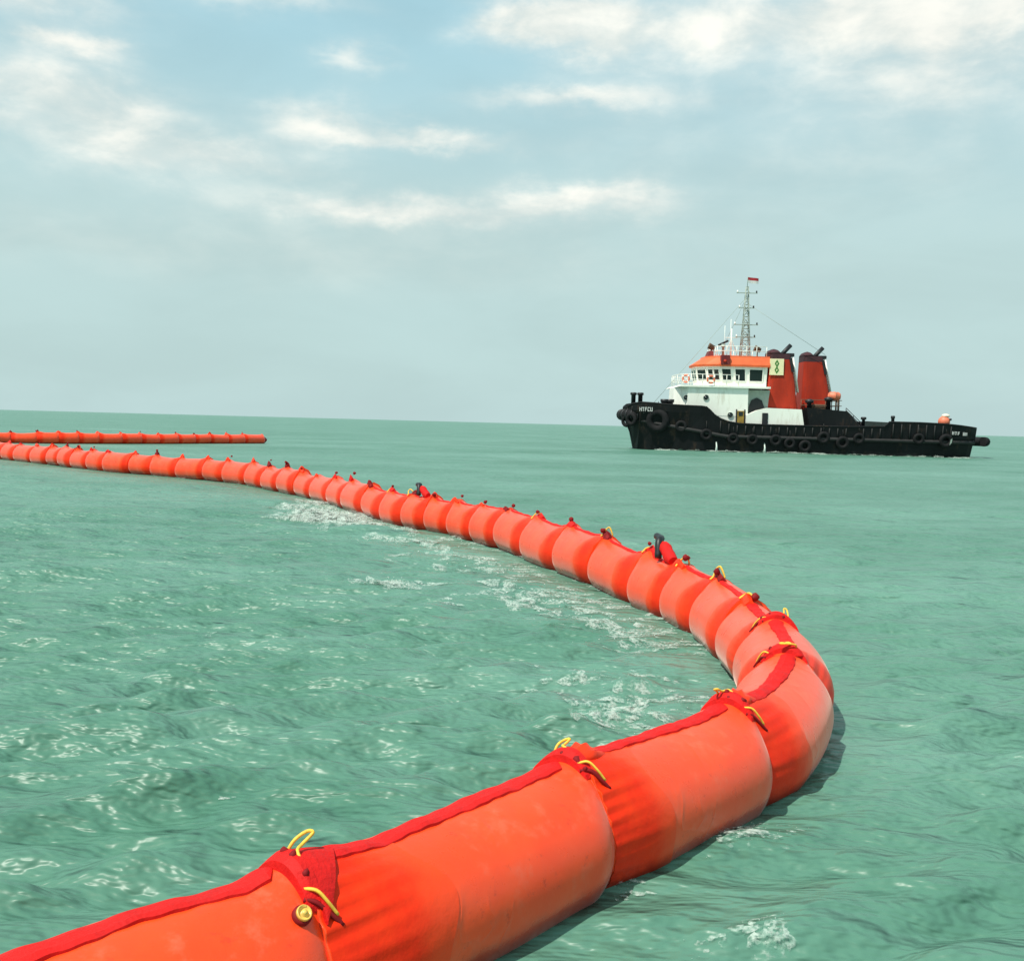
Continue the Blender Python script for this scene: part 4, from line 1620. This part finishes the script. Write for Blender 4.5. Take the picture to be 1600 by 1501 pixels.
for px, h, lab, r, fr in TYRES:
    y = hb_at(px, fr) + 0.16
    if px < 1010:
        y = {993: 0.55, 975: 1.75, 985: 2.5}[px]
    mb = MB()
    prof = []
    for q in range(12):
        a = 2 * PI * q / 12
        prof.append((r * 0.70 + r * 0.30 * math.cos(a), r * 0.27 * math.sin(a)))
    rings = []
    for q in range(28):
        a = 2 * PI * q / 28
        rings.append([(pr * math.cos(a), pz, pr * math.sin(a)) for pr, pz in prof])
    rings.append(rings[0])
    mb.loft(rings, cap=False)
    o = mb.build('tyre_fender', M['rubber'], None, loc=(0, 0, 0))
    o.location = (TUG_X + X(px, -y), TUG_Y - y, Zp(h))
    o.rotation_euler = (0.10, 0, -0.75 if px < 1010 else (-0.45 if px < 1040 else (-0.15 if px < 1080 else 0)))
    tag(o, lab, 'tyre', 'tyre fenders hung along the tug')
    # hanging chain
    m2 = MB()
    m2.tube([(0, 0.05, r * 0.9), (0.02, 0.12, r * 0.9 + 0.35), (0, 0.2, r * 0.9 + 0.7)], 0.03, 6)
    ch = m2.build('chain', M['strake'], o)
    if px == 1481:
        m3 = MB()
        m3.prism([(r * 0.45, -0.35), (r * 0.75, -0.1), (r * 0.75, 0.25), (r * 0.55, 0.1)], -r * 0.30, -r * 0.25)
        m3.build('pale_patch', M['grey'], o)

# lifebuoys on the bridge rail and after rail
def lifebuoy(x, y, z, lab, rz=0.0):
    mb = MB()
    R_, r_ = 0.30, 0.085
    rings = []
    for q in range(24):
        a = 2 * PI * q / 24
        rings.append([((R_ + r_ * math.cos(b)) * math.cos(a), r_ * math.sin(b), (R_ + r_ * math.cos(b)) * math.sin(a)) for b in
                      [2 * PI * k / 8 for k in range(8)]])
    rings.append(rings[0])
    mb.loft(rings, cap=False)
    o = mb.build('lifebuoy', M['buoy'], None, loc=(0, 0, 0))
    o.location = (TUG_X + x, TUG_Y + y, z)
    o.rotation_euler = (0, 0, rz)
    tag(o, lab, 'lifebuoy', 'lifebuoys on the tug')
    for q in range(4):
        a = PI / 4 + q * PI / 2
        m2 = MB()
        rr = []
        for k in range(3):
            aa = a - 0.16 + 0.16 * k
            rr.append([((R_ + (r_ + .008) * math.cos(b)) * math.cos(aa), (r_ + .008) * math.sin(b), (R_ + (r_ + .008) * math.cos(b)) * math.sin(aa)) for b in
                       [2 * PI * j / 8 for j in range(8)]])
        m2.loft(rr, cap=False)
        m2.build('band', M['white'], o)


lifebuoy(X(1069), -3.1, Zp(113), 'foremost lifebuoy on the white bridge rail', -0.6)
lifebuoy(X(1106), -3.78, Zp(112), 'lifebuoy on the bridge rail below the wheelhouse windows')

# life raft canister behind the far funnel and a buoy on the stern
def canister():
    mb = MB()
    rot = Matrix.Rotation(PI / 2, 3, 'Y')
    mb.lathe([(0, -0.55), (0.28, -0.5), (0.38, -0.36), (0.38, -0.03), (0.41, -0.02), (0.41, 0.02), (0.38, 0.03), (0.38, 0.36), (0.28, 0.5), (0, 0.55)], (0, 0, 0.42), 18, rot)
    o = mb.build('life_raft_canister', M['buoy'], None, loc=(0, 0, 0))
    o.location = (TUG_X + X(1306), TUG_Y - 2.6, Zp(67) + 0.95)
    tag(o, 'orange life raft canister beside the far funnel foot', 'life raft')
    m2 = MB()
    for dx in (-0.3, 0.3):
        m2.box((dx, 0, -0.02), (0.1, 0.8, 0.14))
        m2.tube([(dx, -0.3, -0.95), (dx, -0.3, 0)], 0.04, 6)
        m2.tube([(dx, 0.3, -0.95), (dx, 0.3, 0)], 0.04, 6)
    m2.build('cradle', M['rust'], o)


canister()


def stern_buoy():
    mb = MB()
    prof = [(0.0, 0.0)] + [(0.50 * math.sin(a), 0.5 - 0.5 * math.cos(a)) for a in np.linspace(0.3, PI - 0.5, 10)] + [(0.2, 0.97), (0.0, 0.98)]
    mb.lathe(prof, (0, 0, 0), 22)
    o = mb.build('buoy', M['buoy'], None, loc=(0, 0, 0))
    o.location = (TUG_X + X(1479, -3.2), TUG_Y - 3.2, Zp(47))
    tag(o, 'round orange buoy with pale top on the tug stern', 'buoy')
    mb = MB()
    mb.lathe([(0, 0.90), (0.27, 0.90), (0.36, 0.98), (0.30, 1.12), (0.12, 1.18), (0, 1.18)], (0.12, 0, 0), 18)
    mb.build('buoy_top', M['pale'], o)
    mb = MB()
    mb.lathe([(0, -0.08), (0.1, -0.08), (0.1, 0.08), (0, 0.08)], (0.40, -0.34, 0.70), 12, Matrix.Rotation(PI / 2, 3, 'X'))
    mb.build('eye', M['black'], o)


stern_buoy()


def flag():
    zf = Zp(277)
    for_name = [('flag', 'flagred', 0.5, 1.0), ('lower_band', 'flagwhite', 0.0, 0.5)]
    root = None
    for nm, m, v0, v1 in for_name:
        nu, nv = 10, 3
        vs, fs = [], []
        for i in range(nu + 1):
            for j in range(nv + 1):
                u, v = i / nu, v0 + (v1 - v0) * j / nv
                vs.append((u * 0.95, 0.10 * math.sin(5 * u + 1) * u, (v - 0.5) * 0.5 - 0.10 * u))
        n0 = len(vs)
        vs += [(x, y + 0.01, z) for x, y, z in vs]
        for i in range(nu):
            for j in range(nv):
                a = i * (nv + 1) + j
                q = (a, a + nv + 1, a + nv + 2, a + 1)
                fs.append(q)
                fs.append(tuple(n0 + k for k in reversed(q)))
        mb = MB()
        mb.add(vs, fs, True)
        o = mb.build(nm, M[m], root, loc=(0, 0, 0))
        if root is None:
            root = o
            o.location = (TUG_X + MX + 0.03, TUG_Y, zf)
            tag(o, 'small red and white flag flying at the mast head', 'flag')


flag()
